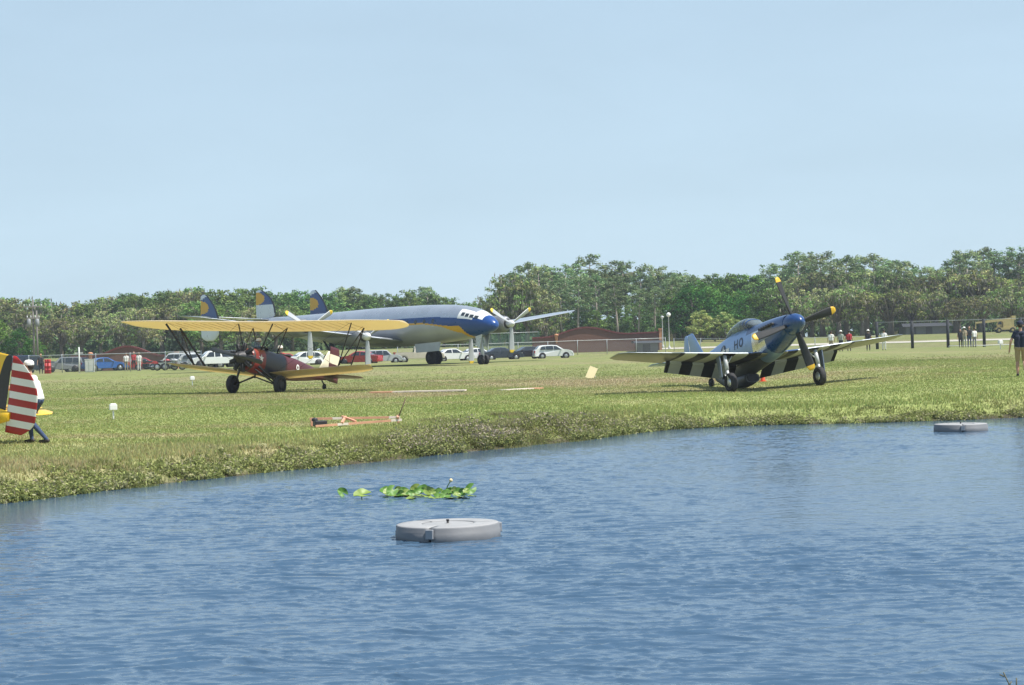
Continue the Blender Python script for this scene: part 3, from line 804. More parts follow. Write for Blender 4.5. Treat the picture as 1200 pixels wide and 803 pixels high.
# ------------------------------------------------------------------ the blue-nosed fighter
def fighter():
    p1, p2 = ground(851, 457.5), ground(961, 449.5)
    base = (p1+p2)/2; D = 66.3
    c = stand(909, D); c.z = (hz(p1.x, D)+hz(p2.x, D))/2
    xf = xform(c+Vector((0,0,-.02)), (math.sin(R(18.5)), -math.cos(R(18.5))), 11.2, 1.9)
    r = empty('fighter_aircraft', label='blue-nosed propeller fighter with black and white striped flaps parked facing the pond', cat='airplane', mat=xf)
    H = 1.93
    NB = M('fighter_blue', (.012,.052,.175), .28, var=.12, scale=1.2, coat=.4)
    SKY = M('pale_blue_metal', (.24,.35,.55), .33, metal=.55, var=.07, scale=1.1)
    POL = M('polished_panel', (.66,.65,.60), .22, metal=.9, var=.25, scale=5)
    STAIN = M('exhaust_panel', (.22,.23,.25), .4, metal=.5, var=.3, scale=3)
    GRN = M('wing_underside', (.27,.27,.23), .4, metal=.6, var=.12, scale=1.5)
    SW = M('stripe_white', (.50,.51,.49), .5, var=.08)
    fb = Body([(1.86,H-.36,H+.36,.36),(1.6,H-.47,H+.40,.40),(1.0,H-.66,H+.46,.44),(0,H-.88,H+.52,.46),(-.9,H-.98,H+.56,.46),(-1.9,H-1.08,H+.60,.46),(-2.6,H-1.12,H+.62,.45),(-3.2,H-.98,H+.58,.42),(-4.4,H-.60,H+.46,.33),(-5.8,H-.22,H+.36,.20),(-6.8,H-.02,H+.30,.11),(-7.35,H+.1,H+.25,.05)], 2.35)
    def fm(c):
        up = (c.z-float(fb.b(c.x)))/(float(fb.t(c.x))-float(fb.b(c.x)))
        if -.3 > c.x >= -3.2 and up < .30: return 6  # belly between the gear darkened, its deep shade put into the colour
        if -4.6 < c.x < -3.2 and up < .62: return 3 if int((c.x+4.6)/.28) % 2 else 4
        if c.x > (.50+.5*max(0, .2-up) if up < .46 else 1.15) or (up > .78 and c.x > -1.0): return 0
        if .0 < c.x and up > .46: return 5
        if c.x > -.55 and .22 < up: return 2
        return 1
    mb = MB(); fb.build(mb, 190, 80, fm)
    fo = mb.build('fuselage', [NB, SKY, POL, BLK, SW, STAIN, M('belly_shade_grey', (.09,.095,.10), .45, metal=.2)], r)
    # belly scoop
    sb = Body([(-1.75,H-1.36,H-1.02,.27),(-2.4,H-1.42,H-.95,.31),(-3.4,H-1.30,H-.8,.29),(-4.6,H-.80,H-.5,.15)], 2.6)
    mb = MB(); sb.build(mb, 20, 24); so_ = mb.build('radiator_scoop', M('belly_shade_grey', (.09,.095,.10), .45, metal=.2), r)  # scoop in the same dark grey, carrying the underside shade
    mb = MB(); mb.loft([[Vector((-1.74, p.y*.86, (p.z-(H-1.19))*.80+H-1.19)) for p in sb.ring(-1.75, 24)], [Vector((-1.735, p.y*.80, (p.z-(H-1.19))*.74+H-1.19)) for p in sb.ring(-1.75, 24)]], 0); mb.build('intake', BLK, so_)
    # spinner
    mb = MB(); mb.lathe([(.365,1.87),(.36,1.95),(.33,2.15),(.27,2.32),(.17,2.46),(.06,2.54),(.003,2.555)], (0,0,H), 'x', 28)
    mb.build('spinner', NB, r)
    pr = empty('propeller', (2.02,0,H)); pr.parent = r
    BM = M('blade_black', (.02,.022,.025), .75, var=.2)
    # disc angle 14 degrees seen from ahead
    for k in range(4):
        blade_mesh(1.71, .26, .30, None, [BM, YEL], .26, 28, 'blade', pr, R(14+90*k))
    # wings
    def wz(y): return H-.70+abs(y)*math.tan(R(5))
    def secs(sg):
        S = []
        ys = [.30,.52,.98,1.44,1.90,2.36,2.82,3.28,3.44,3.441,3.8,4.3,4.9,5.35,5.55,5.64]
        for y in ys:
            f = (y-.3)/5.34
            xl = .22-.50*f+(.35*max(0, 1-(y-.3)/.9))**1.3*.5; xt = -2.52+1.02*f
            if .45 < y < 3.441: xt = xt+.25*(xl-xt)
            if y > 5.4: k = (y-5.35)/.30; xl -= .16*k; xt += .20*k
            S.append((sg*y, xl, xt, wz(y), .38*(1-f)+.12*f if y < 5.6 else .05))
        return S
    def wm(i, c, lower, k):
        ay = abs(c.y)
        if lower:
            if ay < 3.46 and ay > .5: return 2 if int((ay-.52)/.46) % 2 else 3
            return 1
        if ay < .9 and c.x > .05: return 4
        return 0
    for sg in (1, -1):
        mb = MB(); wing(mb, secs(sg), 10, wm)
        mb.build('wing', [ALU, GRN, SW, BLK, NB], r)
        # drooped flap
        mb = MB(); rings = []; ys = [.56,.98,1.44,1.90,2.36,2.82,3.28,3.42]
        for y in ys:
            f = (y-.3)/5.34; xl = .22-.50*f; xt = -2.52+1.02*f; xh = xt+.25*(xl-xt)
            ch = .25*(xl-xt); a = R(38); z = wz(y)-.02
            p0 = Vector((xh-.01, sg*y, z+.05)); p1_ = Vector((xh-.01, sg*y, z-.08)); p2_ = Vector((xh-ch*math.cos(a), sg*y, z-.06-ch*math.sin(a))); p3 = p2_+Vector((-.01,0,.02))
            rings.append([p0, p1_, p2_, p3])
        mb.loft(rings, 0, True, False, lambda i, k, c: 0 if int((abs(c.y)-.52)/.46) % 2 == 0 else 1)
        mb.build('flap', [BLK, SW], r)
        # landing gear
        mb = MB(); top = Vector((-.12, sg*1.78, wz(1.78)-.02)); ax = Vector((.02, sg*1.80, .36))
        mb.tube([top, top*.45+ax*.55], .075, 10); mb.tube([top*.45+ax*.55, ax+Vector((0,0,.10))], .05, 10)
        mb.tube([ax+Vector((0,0,.12)), ax+Vector((0,-sg*.02,.0)), ax+Vector((0,-sg*.16,0))], .035, 8)
        k0 = top*.5+ax*.5+Vector((-.05,0,0)); k1 = top*.32+ax*.68+Vector((-.24,0,0)); mb.bar(k0, k1, .05, .03); mb.bar(k1, ax+Vector((-.05,0,.1)), .05, .03)
        mb.tube([top+Vector((-.02,-sg*.34,.0)), top*.6+ax*.4], .022, 6)
        mb.build('strut', STEEL, r)
        mb = MB(); a0 = top+Vector((.0, sg*.12, -.05)); a1 = ax+Vector((.0, sg*.20, .22))
        mb.prism([(-.30,a0.z),(-.02,a0.z),(-.02,a1.z+.4),(-.04,a1.z),(-.22,a1.z-.05),(-.28,a1.z+.35)], sg*2.00, sg*2.03, 0)
        mb.build('gear_door', M('door_grey', (.16,.20,.27), .4, metal=.3), r)
        wheel(r, (ax.x, sg*1.74, .345), .345, .23, rimmat=ALU)
        # tailplane
        mb = MB(); wing(mb, [(sg*.08,-5.55,-6.80,H+.30,.14),(sg*.9,-5.78,-6.75,H+.30,.12),(sg*1.7,-6.0,-6.68,H+.30,.08),(sg*1.95,-6.15,-6.6,H+.30,.05)], 6)
        mb.build('tailplane', SKY, r)
        # exhaust stubs
        mb = MB()
        for k in range(6): mb.tube([(.35+.19*k, sg*.42, H+.17), (.27+.19*k, sg*.52, H+.19)], [.045,.05], 7)
        mb.build('exhaust', DKMET, r)
    # fin and rudder
    mb = MB(); vfin(mb, [(H+.30,-4.3,-6.75,0,.06),(H+.42,-5.25,-6.78,0,.09),(H+.55,-5.62,-6.8,0,.11),(H+1.0,-5.98,-6.82,0,.10),(H+1.38,-6.28,-6.84,0,.08),(H+1.46,-6.42,-6.84,0,.04)])
    mb.build('fin', SKY, r)
    mb = MB(); vfin(mb, [(H+.10,-6.86,-7.30,0,.05),(H+.5,-6.86,-7.42,0,.08),(H+1.0,-6.87,-7.36,0,.08),(H+1.36,-6.88,-7.2,0,.06),(H+1.46,-6.9,-7.1,0,.03)])
    mb.build('rudder', SKY, r)
    # tail wheel
    mb = MB(); mb.tube([(-5.05,0,H-.32),(-5.22,0,1.36),(-5.30,0,1.22)], .04, 8); mb.tube([(-5.30,-.09,1.22),(-5.30,.09,1.22)], .03, 8); mb.build('tail_strut', DKMET, r)
    wheel(r, (-5.30,0,1.22), .17, .12, 'tail_wheel', DKMET)
    # canopy with framed windscreen
    cb = Body([(-.62,H+.44,H+.54,.20),(-.9,H+.44,H+.74,.32),(-1.15,H+.44,H+.88,.36),(-1.6,H+.46,H+.95,.37),(-2.2,H+.5,H+.90,.34),(-2.8,H+.53,H+.76,.26),(-3.35,H+.54,H+.60,.10)], 2.1)
    mb = MB(); cb.build(mb, 26, 26)
    co = mb.build('canopy', CGLASS, r)
    mb = MB()
    for x in (-.98, -1.2):
        rg_ = cb.ring(x, 26, .012); rh = cb.ring(x-.05, 26, .012)
        mb.loft([rg_, rh], 0, False)
    mb.build('canopy_frame', NB, co)
    mb = MB(); mb.box((-1.75,0,H+.62), (.12,.42,.5)); mb.box((-1.85,0,H+.74), (.1,.2,.14)); mb.box((-.95,0,H+.55), (.3,.5,.12)); mb.build('seat', DKMET, r)
    # aerial mast, cockpit rail
    mb = MB(); mb.tube([(-3.45,0,H+.5),(-3.5,0,H+1.0)], .012, 6); mb.build('aerial', BLK, r)
    # markings on the visible side and its mirror
    for sg in (-1, 1):
        mb = MB(); z0, z1 = H-.07, H+.22
        s_ = 1 if sg < 0 else -1
        # the letters H and O read left to right: on this side the tail lies to the left
        def P(a): return a
        x0 = -1.95 if sg < 0 else -1.35
        hx = [x0, x0+s_*.24]; ox = x0+s_*.55
        q = strokes([(hx[0], z0, hx[0], z1), (hx[1], z0, hx[1], z1), (hx[0], (z0+z1)/2, hx[1], (z0+z1)/2)], .055)
        fb.decal(mb, q, sg, 0, .01); fb.decal(mb, ring_quads(ox, (z0+z1)/2, .11, .175, 18, .95), sg, 0, .01, 1)
        # letters rise vertically: stretch of the ring keeps it oval
        mb.build('code_letters', M('letter_navy', (.035,.05,.10), .5), r)
        mb = MB(); cx, cz = -3.0, H+.02
        fb.decal(mb, ring_quads(cx, cz, .0, .27, 20), sg, 0, .009, 1); fb.decal(mb, star_quads(cx, cz, .25), sg, 1, .013, 2)
        fb.decal(mb, [((cx-.62,cz-.07),(cx-.27,cz-.07),(cx-.27,cz+.07),(cx-.62,cz+.07)), ((cx+.27,cz-.07),(cx+.55,cz-.07),(cx+.55,cz+.07),(cx+.27,cz+.07))], sg, 1, .009)
        mb.build('roundel', [M('letter_navy', (.035,.05,.10), .5), WHT], r)
    # pilot
    return r, xf, H
FR, FXF, FH = fighter()

# ------------------------------------------------------------------ the yellow-winged biplane
def biplane():
    D = 78.0
    c = stand(298, D); c.z = hz(c.x, D)
    xf = xform(c+Vector((0,0,-.02)), (-math.sin(R(25)), -math.cos(R(25))), 11.0, -1.6)
    r = empty('biplane', label='burgundy radial-engined biplane with long yellow upper wing parked on the grass', cat='airplane', mat=xf)
    BUR = M('burgundy_fabric', (.080,.014,.018), .42, var=.2, scale=2)
    REDC = M('red_cowl', (.21,.03,.025), .35, var=.2, scale=3)
    NAV = M('slate_navy_panel', (.028,.030,.050), .4, var=.2)
    YW = fabric_mat('yellow_fabric', (.84,.74,.55))
    CRM = M('cream_fabric', (.78,.70,.52), .6, var=.06)
    BKS = M('black_strut', (.018,.018,.02), .5, var=.2)
    fb = Body([(1.02,.95,1.66,.36),(.8,.86,1.76,.44),(0,.80,1.86,.50),(-1.2,.82,1.90,.50),(-2.3,.92,1.92,.46),(-3.6,1.12,1.86,.34),(-5.0,1.38,1.78,.17),(-6.1,1.55,1.74,.04)], 2.8)
    def fm(c):
        if c.x > .18: return 1
        if c.x > -1.35: return 2
        return 0
    mb = MB(); fb.build(mb, 70, 32, fm, extra=(.18, -1.35)); fo = mb.build('fuselage', [BUR, REDC, NAV], r)
    for (x0, x1) in ((-.45,.25), (-2.15,-1.5)):
        mb = MB(); mb.lathe([(.33,0),(.36,.03),(.33,.07),(.20,.05),(.001,-.02)], ((x0+x1)/2,0,1.885), 'z', 20); mb.build('cockpit_rim', BLK, r)
    for x in (.30, -1.38): mb = MB(); mb.prism([(-.26,1.88),(.26,1.88),(.20,2.14),(-.20,2.14)], x, x+.02, 0, 'x'); mb.build('windscreen', CGLASS, r)
    # radial engine
    e = MB(); ec = Vector((1.22,0,1.31))
    e.lathe([(.36,-.18),(.34,.02),(.24,.12),(.20,.26),(.12,.34),(.08,.44)], ec, 'x', 18)
    eo = e.build('engine', DKMET, r)
    for k in range(9):
        a = 2*math.pi*k/9+.17; d = Vector((0, math.sin(a), math.cos(a)))
        cy = MB()
        prof = []
        for j in range(7):
            t = .24+j*.042; prof += [(.075, t), (.105, t+.010), (.105, t+.024), (.075, t+.034)]
        prof += [(.085,.545),(.09,.59),(.05,.615),(.001,.62)]
        cy.lathe(prof, (0,0,0), 'z', 10); cy.tube([(.09,.05,.22),(.09,.05,.58)], .014, 6); cy.tube([(.09,-.05,.22),(.09,-.05,.58)], .014, 6)
        o = cy.build('cylinder', [M('engine_grey', (.035,.035,.037), .5, metal=.3, var=.3)], eo)
        o.location = ec; o.rotation_euler = (-a, 0, 0)
    mb = MB(); mb.lathe([(.52,1.00),(.55,1.03),(.55,1.06),(.52,1.09)], (0,0,1.31), 'x', 28); mb.build('exhaust_ring', DKMET, eo)
    pr = empty('propeller', (1.66,0,1.31)); pr.parent = r
    WOOD = M('propeller_metal', (.05,.055,.055), .4, metal=.4, var=.15)
    for k in range(2): blade_mesh(1.32, .18, .21, None, [WOOD, WOOD], .03, 30, 'blade', pr, R(78+180*k))
    mb = MB(); mb.lathe([(.11,-.05),(.12,.03),(.07,.12),(.003,.14)], (0,0,0), 'x', 16); mb.build('hub', DKMET, pr)
    # wings
    def wm(i, c, lower, k): return 0
    for up in (True, False):
        S = []
        if up: sp, z0, dih, xl0, xt0, th, rt = 6.9, 2.86, .012, .80, -1.30, .27, 1.0
        else: sp, z0, dih, xl0, xt0, th, rt = 4.95, .90, .085, -.28, -1.80, .16, .42
        full = []
        for y in ([0,.8,1.6,2.4,3.2,4.0,4.8,5.4,5.9,6.25,6.5,6.7,6.85] if up else [.42,1.0,1.8,2.6,3.4,3.9,4.3,4.6,4.8,4.95]):
            tl = 2.3 if up else 1.3; k = max(0, (y-(sp-tl))/tl)
            ch = (xl0-xt0); q = 1-math.sqrt(max(0, 1-k*k))
            full.append((y, xl0-ch*.14*q, xt0+ch*.66*q, z0+dih*y, th*(1-.5*k)))
        if up:
            S = [(-q[0],)+tuple(q[1:]) for q in full[:0:-1]]+full
            mb = MB(); wing(mb, S, 9, None, 0, .035); wo_ = mb.build('upper_wing', [YW], r)
            e = MB()
            for sg in (1, -1):
                for y in np.arange(.6, 4.6, .42): e.bar((.60, sg*y, z0+dih*y-.028), (-.98, sg*y, z0+dih*y+.003), .012, .02)
            e.build('ribs', M('yellow_rib', (.70,.58,.38), .6), wo_)
        else:
            for sg in (1, -1):
                S = [(sg*q[0],)+tuple(q[1:]) for q in full]
                mb = MB(); wing(mb, S, 8, None, 0, .035); mb.build('lower_wing', [YW], r)
    # interplane struts (N shaped) and cabane struts
    for sg in (1, -1):
        y0, y1 = 3.55, 4.55
        lo = lambda x: Vector((x, sg*y0, .90+.085*y0+.06)); hi = lambda x: Vector((x, sg*y1, 2.86+.012*y1-.04))
        mb = MB(); mb.tube([lo(-.5), hi(.45)], .032, 8, flat=(1.4,.7)); mb.tube([lo(-1.45), hi(-.60)], .032, 8, flat=(1.4,.7)); mb.tube([lo(-.5), hi(-.60)], .025, 8)
        mb.build('interplane_strut', BKS, r)
        mb = MB(); mb.tube([(.55,sg*.42,1.72),(.50,sg*.85,2.88)], .028, 8); mb.tube([(-.65,sg*.45,1.80),(-.62,sg*.85,2.88)], .028, 8); mb.tube([(.55,sg*.42,1.72),(-.62,sg*.85,2.88)], .02, 8)
        mb.build('cabane_strut', BKS, r)
        mb = MB(); mb.tube([(-.5,sg*.5,.95),(.4,sg*4.5,2.93)], .006, 5); mb.tube([(-1.4,sg*.5,.95),(-.6,sg*4.5,2.93)], .006, 5); mb.tube([(.5,sg*.85,2.88),(-.5,sg*3.5,1.22)], .006, 5)
        mb.build('flying_wire', DKMET, r)
        # undercarriage
        ax = Vector((0, sg*1.03, .36))
        mb = MB(); mb.tube([(.75,sg*.36,.90), ax], .035, 8); mb.tube([(-.45,sg*.36,.82), ax], .035, 8); mb.tube([(.15,sg*.05,.66), ax+Vector((.03,0,0))], .03, 8); mb.tube([ax+Vector((0,-sg*.12,0)), ax+Vector((0,sg*.2,0))], .035, 8)
        mb.tube([(.62,sg*.44,1.05), ax+Vector((.0,sg*.02,.05))], [.05,.03], 8)
        mb.build('strut', BKS, r)
        wheel(r, (0, sg*1.16, .385), .385, .24, rimmat=BLK, rim=.6)
        mb = MB(); wing(mb, [(sg*.05,-4.95,-6.2,1.66,.07),(sg*1.1,-5.15,-6.2,1.66,.06),(sg*1.55,-5.4,-6.1,1.66,.04),(sg*1.65,-5.6,-5.95,1.66,.03)], 5); mb.build('tailplane', BUR, r)
    mb = MB(); mb.tube([(.15,0,.82),(.15,.0,.62)], .03, 6); mb.build('spreader', BKS, r)
    # fin, rudder with cream bands
    mb = MB(); vfin(mb, [(1.70,-4.7,-5.62,0,.05),(2.2,-5.05,-5.62,0,.05),(2.6,-5.35,-5.62,0,.04),(2.78,-5.5,-5.62,0,.03)]); mb.build('fin', CRM, r)
    mb = MB(); zs = [1.46,1.60,1.7,1.85,1.92,2.05,2.10,2.18,2.27,2.68,2.8,2.92,3.02]
    mb2 = vfin(mb, [(z, -5.63, -6.5+.10*max(0,(z-2.5))*2-.05*math.sin((z-1.4)*2), 0, .05*(1 if z < 2.9 else .5)) for z in zs], 5, lambda i, c, k: 1 if i in (8,) else 0)
    ro_ = mb.build('rudder', [BUR, CRM], r)
    mb = MB()
    for z, segs in ((1.98, ((-5.80,-5.86),(-5.92,-6.06),(-6.12,-6.2))), (1.76, ((-5.78,-5.95),(-6.0,-6.28)))):
        for a, b_ in segs: mb.box(((a+b_)/2, .045, z), (abs(a-b_), .004, .07)); mb.box(((a+b_)/2, -.047, z), (abs(a-b_), .004, .07))
    mb.build('registration_marks', CRM, ro_)
    mb = MB(); mb.tube([(-5.15,0,1.42),(-5.42,0,1.20)], .03, 8); mb.build('tail_strut', BKS, r)
    wheel(r, (-5.42,0,1.17), .13, .08, 'tail_wheel', BLK)
    # markings: star on the cowl, figure nine on the flank
    for sg in (1, -1):
        mb = MB(); fb.decal(mb, star_quads(.52, 1.40, .17), sg, 0, .012, 2); mb.build('star', WHT, r)
        mb = MB(); s_ = -1 if sg > 0 else 1
        fb.decal(mb, ring_quads(-2.35, 1.50, .065, .13, 16), sg, 0, .012, 1)
        fb.decal(mb, strokes([(-2.35+s_*.10, 1.48, -2.35+s_*.09, 1.28), (-2.35+s_*.08, 1.24, -2.35-s_*.05, 1.22)], .07), sg, 0, .012, 2)
        mb.build('number', WHT, r)
    return r, xf
BR_, BXF = biplane()

# ------------------------------------------------------------------ the three-finned airliner
def airliner():
    D = 145.0
    c = stand(450, D)
    xf = xform(c, (math.sin(R(38)), -math.cos(R(38))), 0.0, 0.0)
    r = empty('airliner', label='huge four-engined propeller airliner with three fins and a blue and yellow cheat line', cat='airplane', mat=xf)
    SIL = M('airliner_silver', (.55,.58,.62), .27, metal=.7, var=.12, scale=.7)
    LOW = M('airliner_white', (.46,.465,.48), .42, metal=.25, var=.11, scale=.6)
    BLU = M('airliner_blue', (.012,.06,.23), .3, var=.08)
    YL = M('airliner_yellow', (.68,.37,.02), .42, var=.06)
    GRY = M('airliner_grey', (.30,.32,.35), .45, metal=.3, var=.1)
    fb = Body([(14.35,2.72,2.92,.10),(14.2,2.52,3.12,.34),(13.6,2.28,3.50,.68),(12.9,2.12,3.82,.90),(12.2,2.02,4.06,1.08),(11.2,1.90,4.24,1.24),(9,1.72,4.44,1.42),(5,1.52,4.52,1.55),(0,1.45,4.50,1.58),(-4,1.60,4.42,1.52),(-9,2.0,4.32,1.30),(-13.5,2.65,4.25,.92),(-18,3.35,4.22,.46),(-20.6,3.85,4.15,.10)], 2.02)
    def fm(c):
        zb, zt = float(fb.b(c.x)), float(fb.t(c.x)); up = (c.z-zb)/(zt-zb)
        # blue band sweeps down over the nose
        lo_ = .55-.15*float(sstep(6.5, 11.3, c.x))-.42*float(sstep(11.4, 12.3, c.x)); hi_ = .685-.045*float(sstep(7, 12.5, c.x))
        if c.x > 12.7: return 2 if up < .74 or c.x > 13.55 else 4
        if lo_ <= up <= hi_: return 2
        yl = lo_-.04-.20*float(sstep(9.3, 12.0, c.x))
        if yl <= up < lo_ and c.x < 12.3: return 3
        if up > hi_ and c.x > 11.3 and up < .93: return 4
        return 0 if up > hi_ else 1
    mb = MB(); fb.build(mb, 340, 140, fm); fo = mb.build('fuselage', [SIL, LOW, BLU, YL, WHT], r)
    # cockpit windows and cabin windows
    for sg in (1, -1):
        mb = MB()
        for k in range(4):
            x0 = 11.55+.42*k; z0 = 3.58+.02*k-.04*k; mb_ = [((x0,z0-.06*k),(x0+.32,z0-.06*k-.03),(x0+.32,z0+.21-.07*k),(x0,z0+.24-.07*k))]
            fb.decal(mb, mb_, sg, 0, .012, 2)
        mb.build('cockpit_window', WGLASS, r)
        for k in range(15):
            x0 = 8.6-k*1.05; zb, zt = float(fb.b(x0)), float(fb.t(x0)); z0 = zb+.57*(zt-zb)
            mb = MB(); fb.decal(mb, ring_quads(x0, z0, 0, .17, 12), sg, 0, .012, 1); mb.build('cabin_window', WGLASS, r)
    # wings
    zw = lambda y: 1.75+.128*abs(y)
    for sg in (1, -1):
        S = []
        for y in (1.0,3,5,7,9.5,12,14,15.8,16.9,17.6,18.0):
            f = (y-1)/17.0; xl = 4.2-1.9*f; xt = -2.3+2.6*f
            if y > 16.6: k = (y-16.6)/1.4; xl -= .7*k*k; xt += .5*k*k
            S.append((sg*y, xl, xt, zw(y), (.80*(1-f)+.16*f)*(1 if y < 17.7 else .5)))
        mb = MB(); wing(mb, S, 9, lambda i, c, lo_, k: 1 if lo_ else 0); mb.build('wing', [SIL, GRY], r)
        for ye, xe in ((4.75, 4.9), (9.26, 4.2)):
            zc = 2.28 if ye < 6 else 3.04
            nb = Body([(xe-.45,zc-.45,zc+.45,.45),(xe-.75,zc-.62,zc+.62,.62),(xe-1.6,zc-.70,zc+.68,.66),(xe-3.5,zc-.62,zc+.6,.55),(xe-6.0,zc-.2,zc+.35,.25),(xe-7.2,zc+.05,zc+.2,.06)], 2.0)
            mb = MB(); rings = [[p+Vector((0,sg*ye,0)) for p in nb.ring(x, 24)] for x in np.linspace(xe-7.2, xe-.45, 22)]
            mb.loft(rings, 0, True, True, lambda i, k, c: 1 if c.x > xe-.60 else 0)
            no = mb.build('engine_nacelle', [M('nacelle_grey', (.24,.25,.27), .45, metal=.35, var=.15), M('cowl_lip', (.6,.6,.6), .35, metal=.3)], r)
            mb = MB(); mb.loft([[Vector((xe-.44, q.y*.84+sg*ye, (q.z-zc)*.84+zc)) for q in nb.ring(xe-.45, 24)], [Vector((xe-.435, q.y*.5+sg*ye, (q.z-zc)*.5+zc)) for q in nb.ring(xe-.45, 24)]]); mb.build('intake', BLK, no)
            pr = empty('propeller', (xe, sg*ye, zc)); pr.parent = r
            BG = M('blade_grey', (.46,.48,.50), .4, metal=.2, var=.08)
            rot = {(1,9.26): 0, (1,4.75): 0, (-1,4.75): 0, (-1,9.26): 0}[(sg, ye)]
            for k in range(3): blade_mesh(2.3, .36, .42, None, [BG, M('tip_yellow', (.75,.52,.04), .45)], .22, 25, 'blade', pr, R(180+rot+120*k))
            mb = MB(); mb.lathe([(.20,-.46),(.30,-.2),(.30,.05),(.22,.2),(.10,.32),(.003,.36)], (0,0,0), 'x', 18); mb.build('spinner', M('spinner_white', (.7,.7,.7), .35, metal=.3), pr)
        # main gear
        mb = MB(); mb.tube([(0,sg*4.75,2.3),(0,sg*4.75,1.2),(0,sg*4.75,.54)], [.20,.16,.13], 10); mb.tube([(-1.1,sg*4.75,2.1),(0,sg*4.75,1.0)], .08, 8); mb.tube([(0,sg*4.75-.42,.54),(0,sg*4.75+.42,.54)], .09, 8); mb.build('main_strut', DKMET, r)
        for dy in (-.31, .31): wheel(r, (0, sg*4.75+dy, .54), .55, .36, rimmat=DKMET)
        # tailplane
        mb = MB(); wing(mb, [(sg*.2,-16.3,-19.4,4.05,.30),(sg*2.5,-16.7,-19.2,4.2,.25),(sg*5.3,-17.4,-18.9,4.38,.16),(sg*6.6,-17.8,-18.7,4.46,.10)], 6); mb.build('tailplane', SIL, r)
    # fins: oval, blue with a yellow disc; a plain grey lower half
    def fin(y, z0, z1, xq):
        zs = np.linspace(z0, z1, 40); S = []
        for z in zs:
            t = (z-z0)/(z1-z0)
            le = -14.05-2.2*abs(max(t-.15, 0)/.85)**2.6-1.2*max(0, (.25-t)/.25)**2; te = -17.3+.25*(t-.4)**2-.0+.9*max(0, (.12-t)/.12)**2+.9*max(0, (t-.95)/.05)**2*.4
            S.append((z, le+xq, te+xq, y, .13*(1-.6*abs(2*t-1)**3)))
        mb = MB()
        zc = z0+(z1-z0)*.72; zb_ = z0+(z1-z0)*.50
        def mf(i, c, k):
            x = c.x-xq
            edge = -14.05-2.2*abs(max((c.z-z0)/(z1-z0)-.15, 0)/.85)**2.6
            if x > edge-.22: return 3
            if ((x+17.3)/1.45)**2+((c.z-zc)/.56)**2 < 1: return 1
            if c.z > z0+(z1-z0)*.93+.25*(x+16.6): return 0
            return 2 if c.z > zb_ else 0
        vfin(mb, S, 22, mf)
        return mb.build('fin', [SIL, YL, BLU, M('fin_edge', (.02,.025,.04), .5)], r)
    fin(0, 4.0, 6.62, -1.9); fin(5.35, 2.35, 6.58, -1.85); fin(-5.35, 2.35, 6.25, -1.85)
    # nose gear
    mb = MB(); mb.tube([(12.35,0,2.1),(12.6,0,1.2),(12.7,0,.36)], [.17,.13,.10], 10); mb.tube([(11.6,0,1.9),(12.6,0,1.0)], .06, 8); mb.tube([(12.7,-.26,.36),(12.7,.26,.36)], .06, 8); mb.build('nose_strut', STEEL, r)
    for dy in (-.21, .21): wheel(r, (12.7, dy, .36), .37, .22, rimmat=DKMET)
    mb = MB(); mb.prism([(13.1,2.2),(12.3,2.05),(12.45,1.35),(12.8,1.2)], -.36, -.33); mb.build('gear_door', SIL, r)
    mb = MB(); mb.prism([(13.1,2.2),(12.3,2.05),(12.45,1.35),(12.8,1.2)], .33, .36); mb.build('gear_door', SIL, r)
    mb = MB(); mb.prism([(8.9,1.75),(5.6,1.62),(5.8,.98),(8.7,1.08)], -1.02, -.98); mb.build('baggage_hatch', M('hatch_grey', (.42,.44,.48), .5), r)
    return r
airliner()
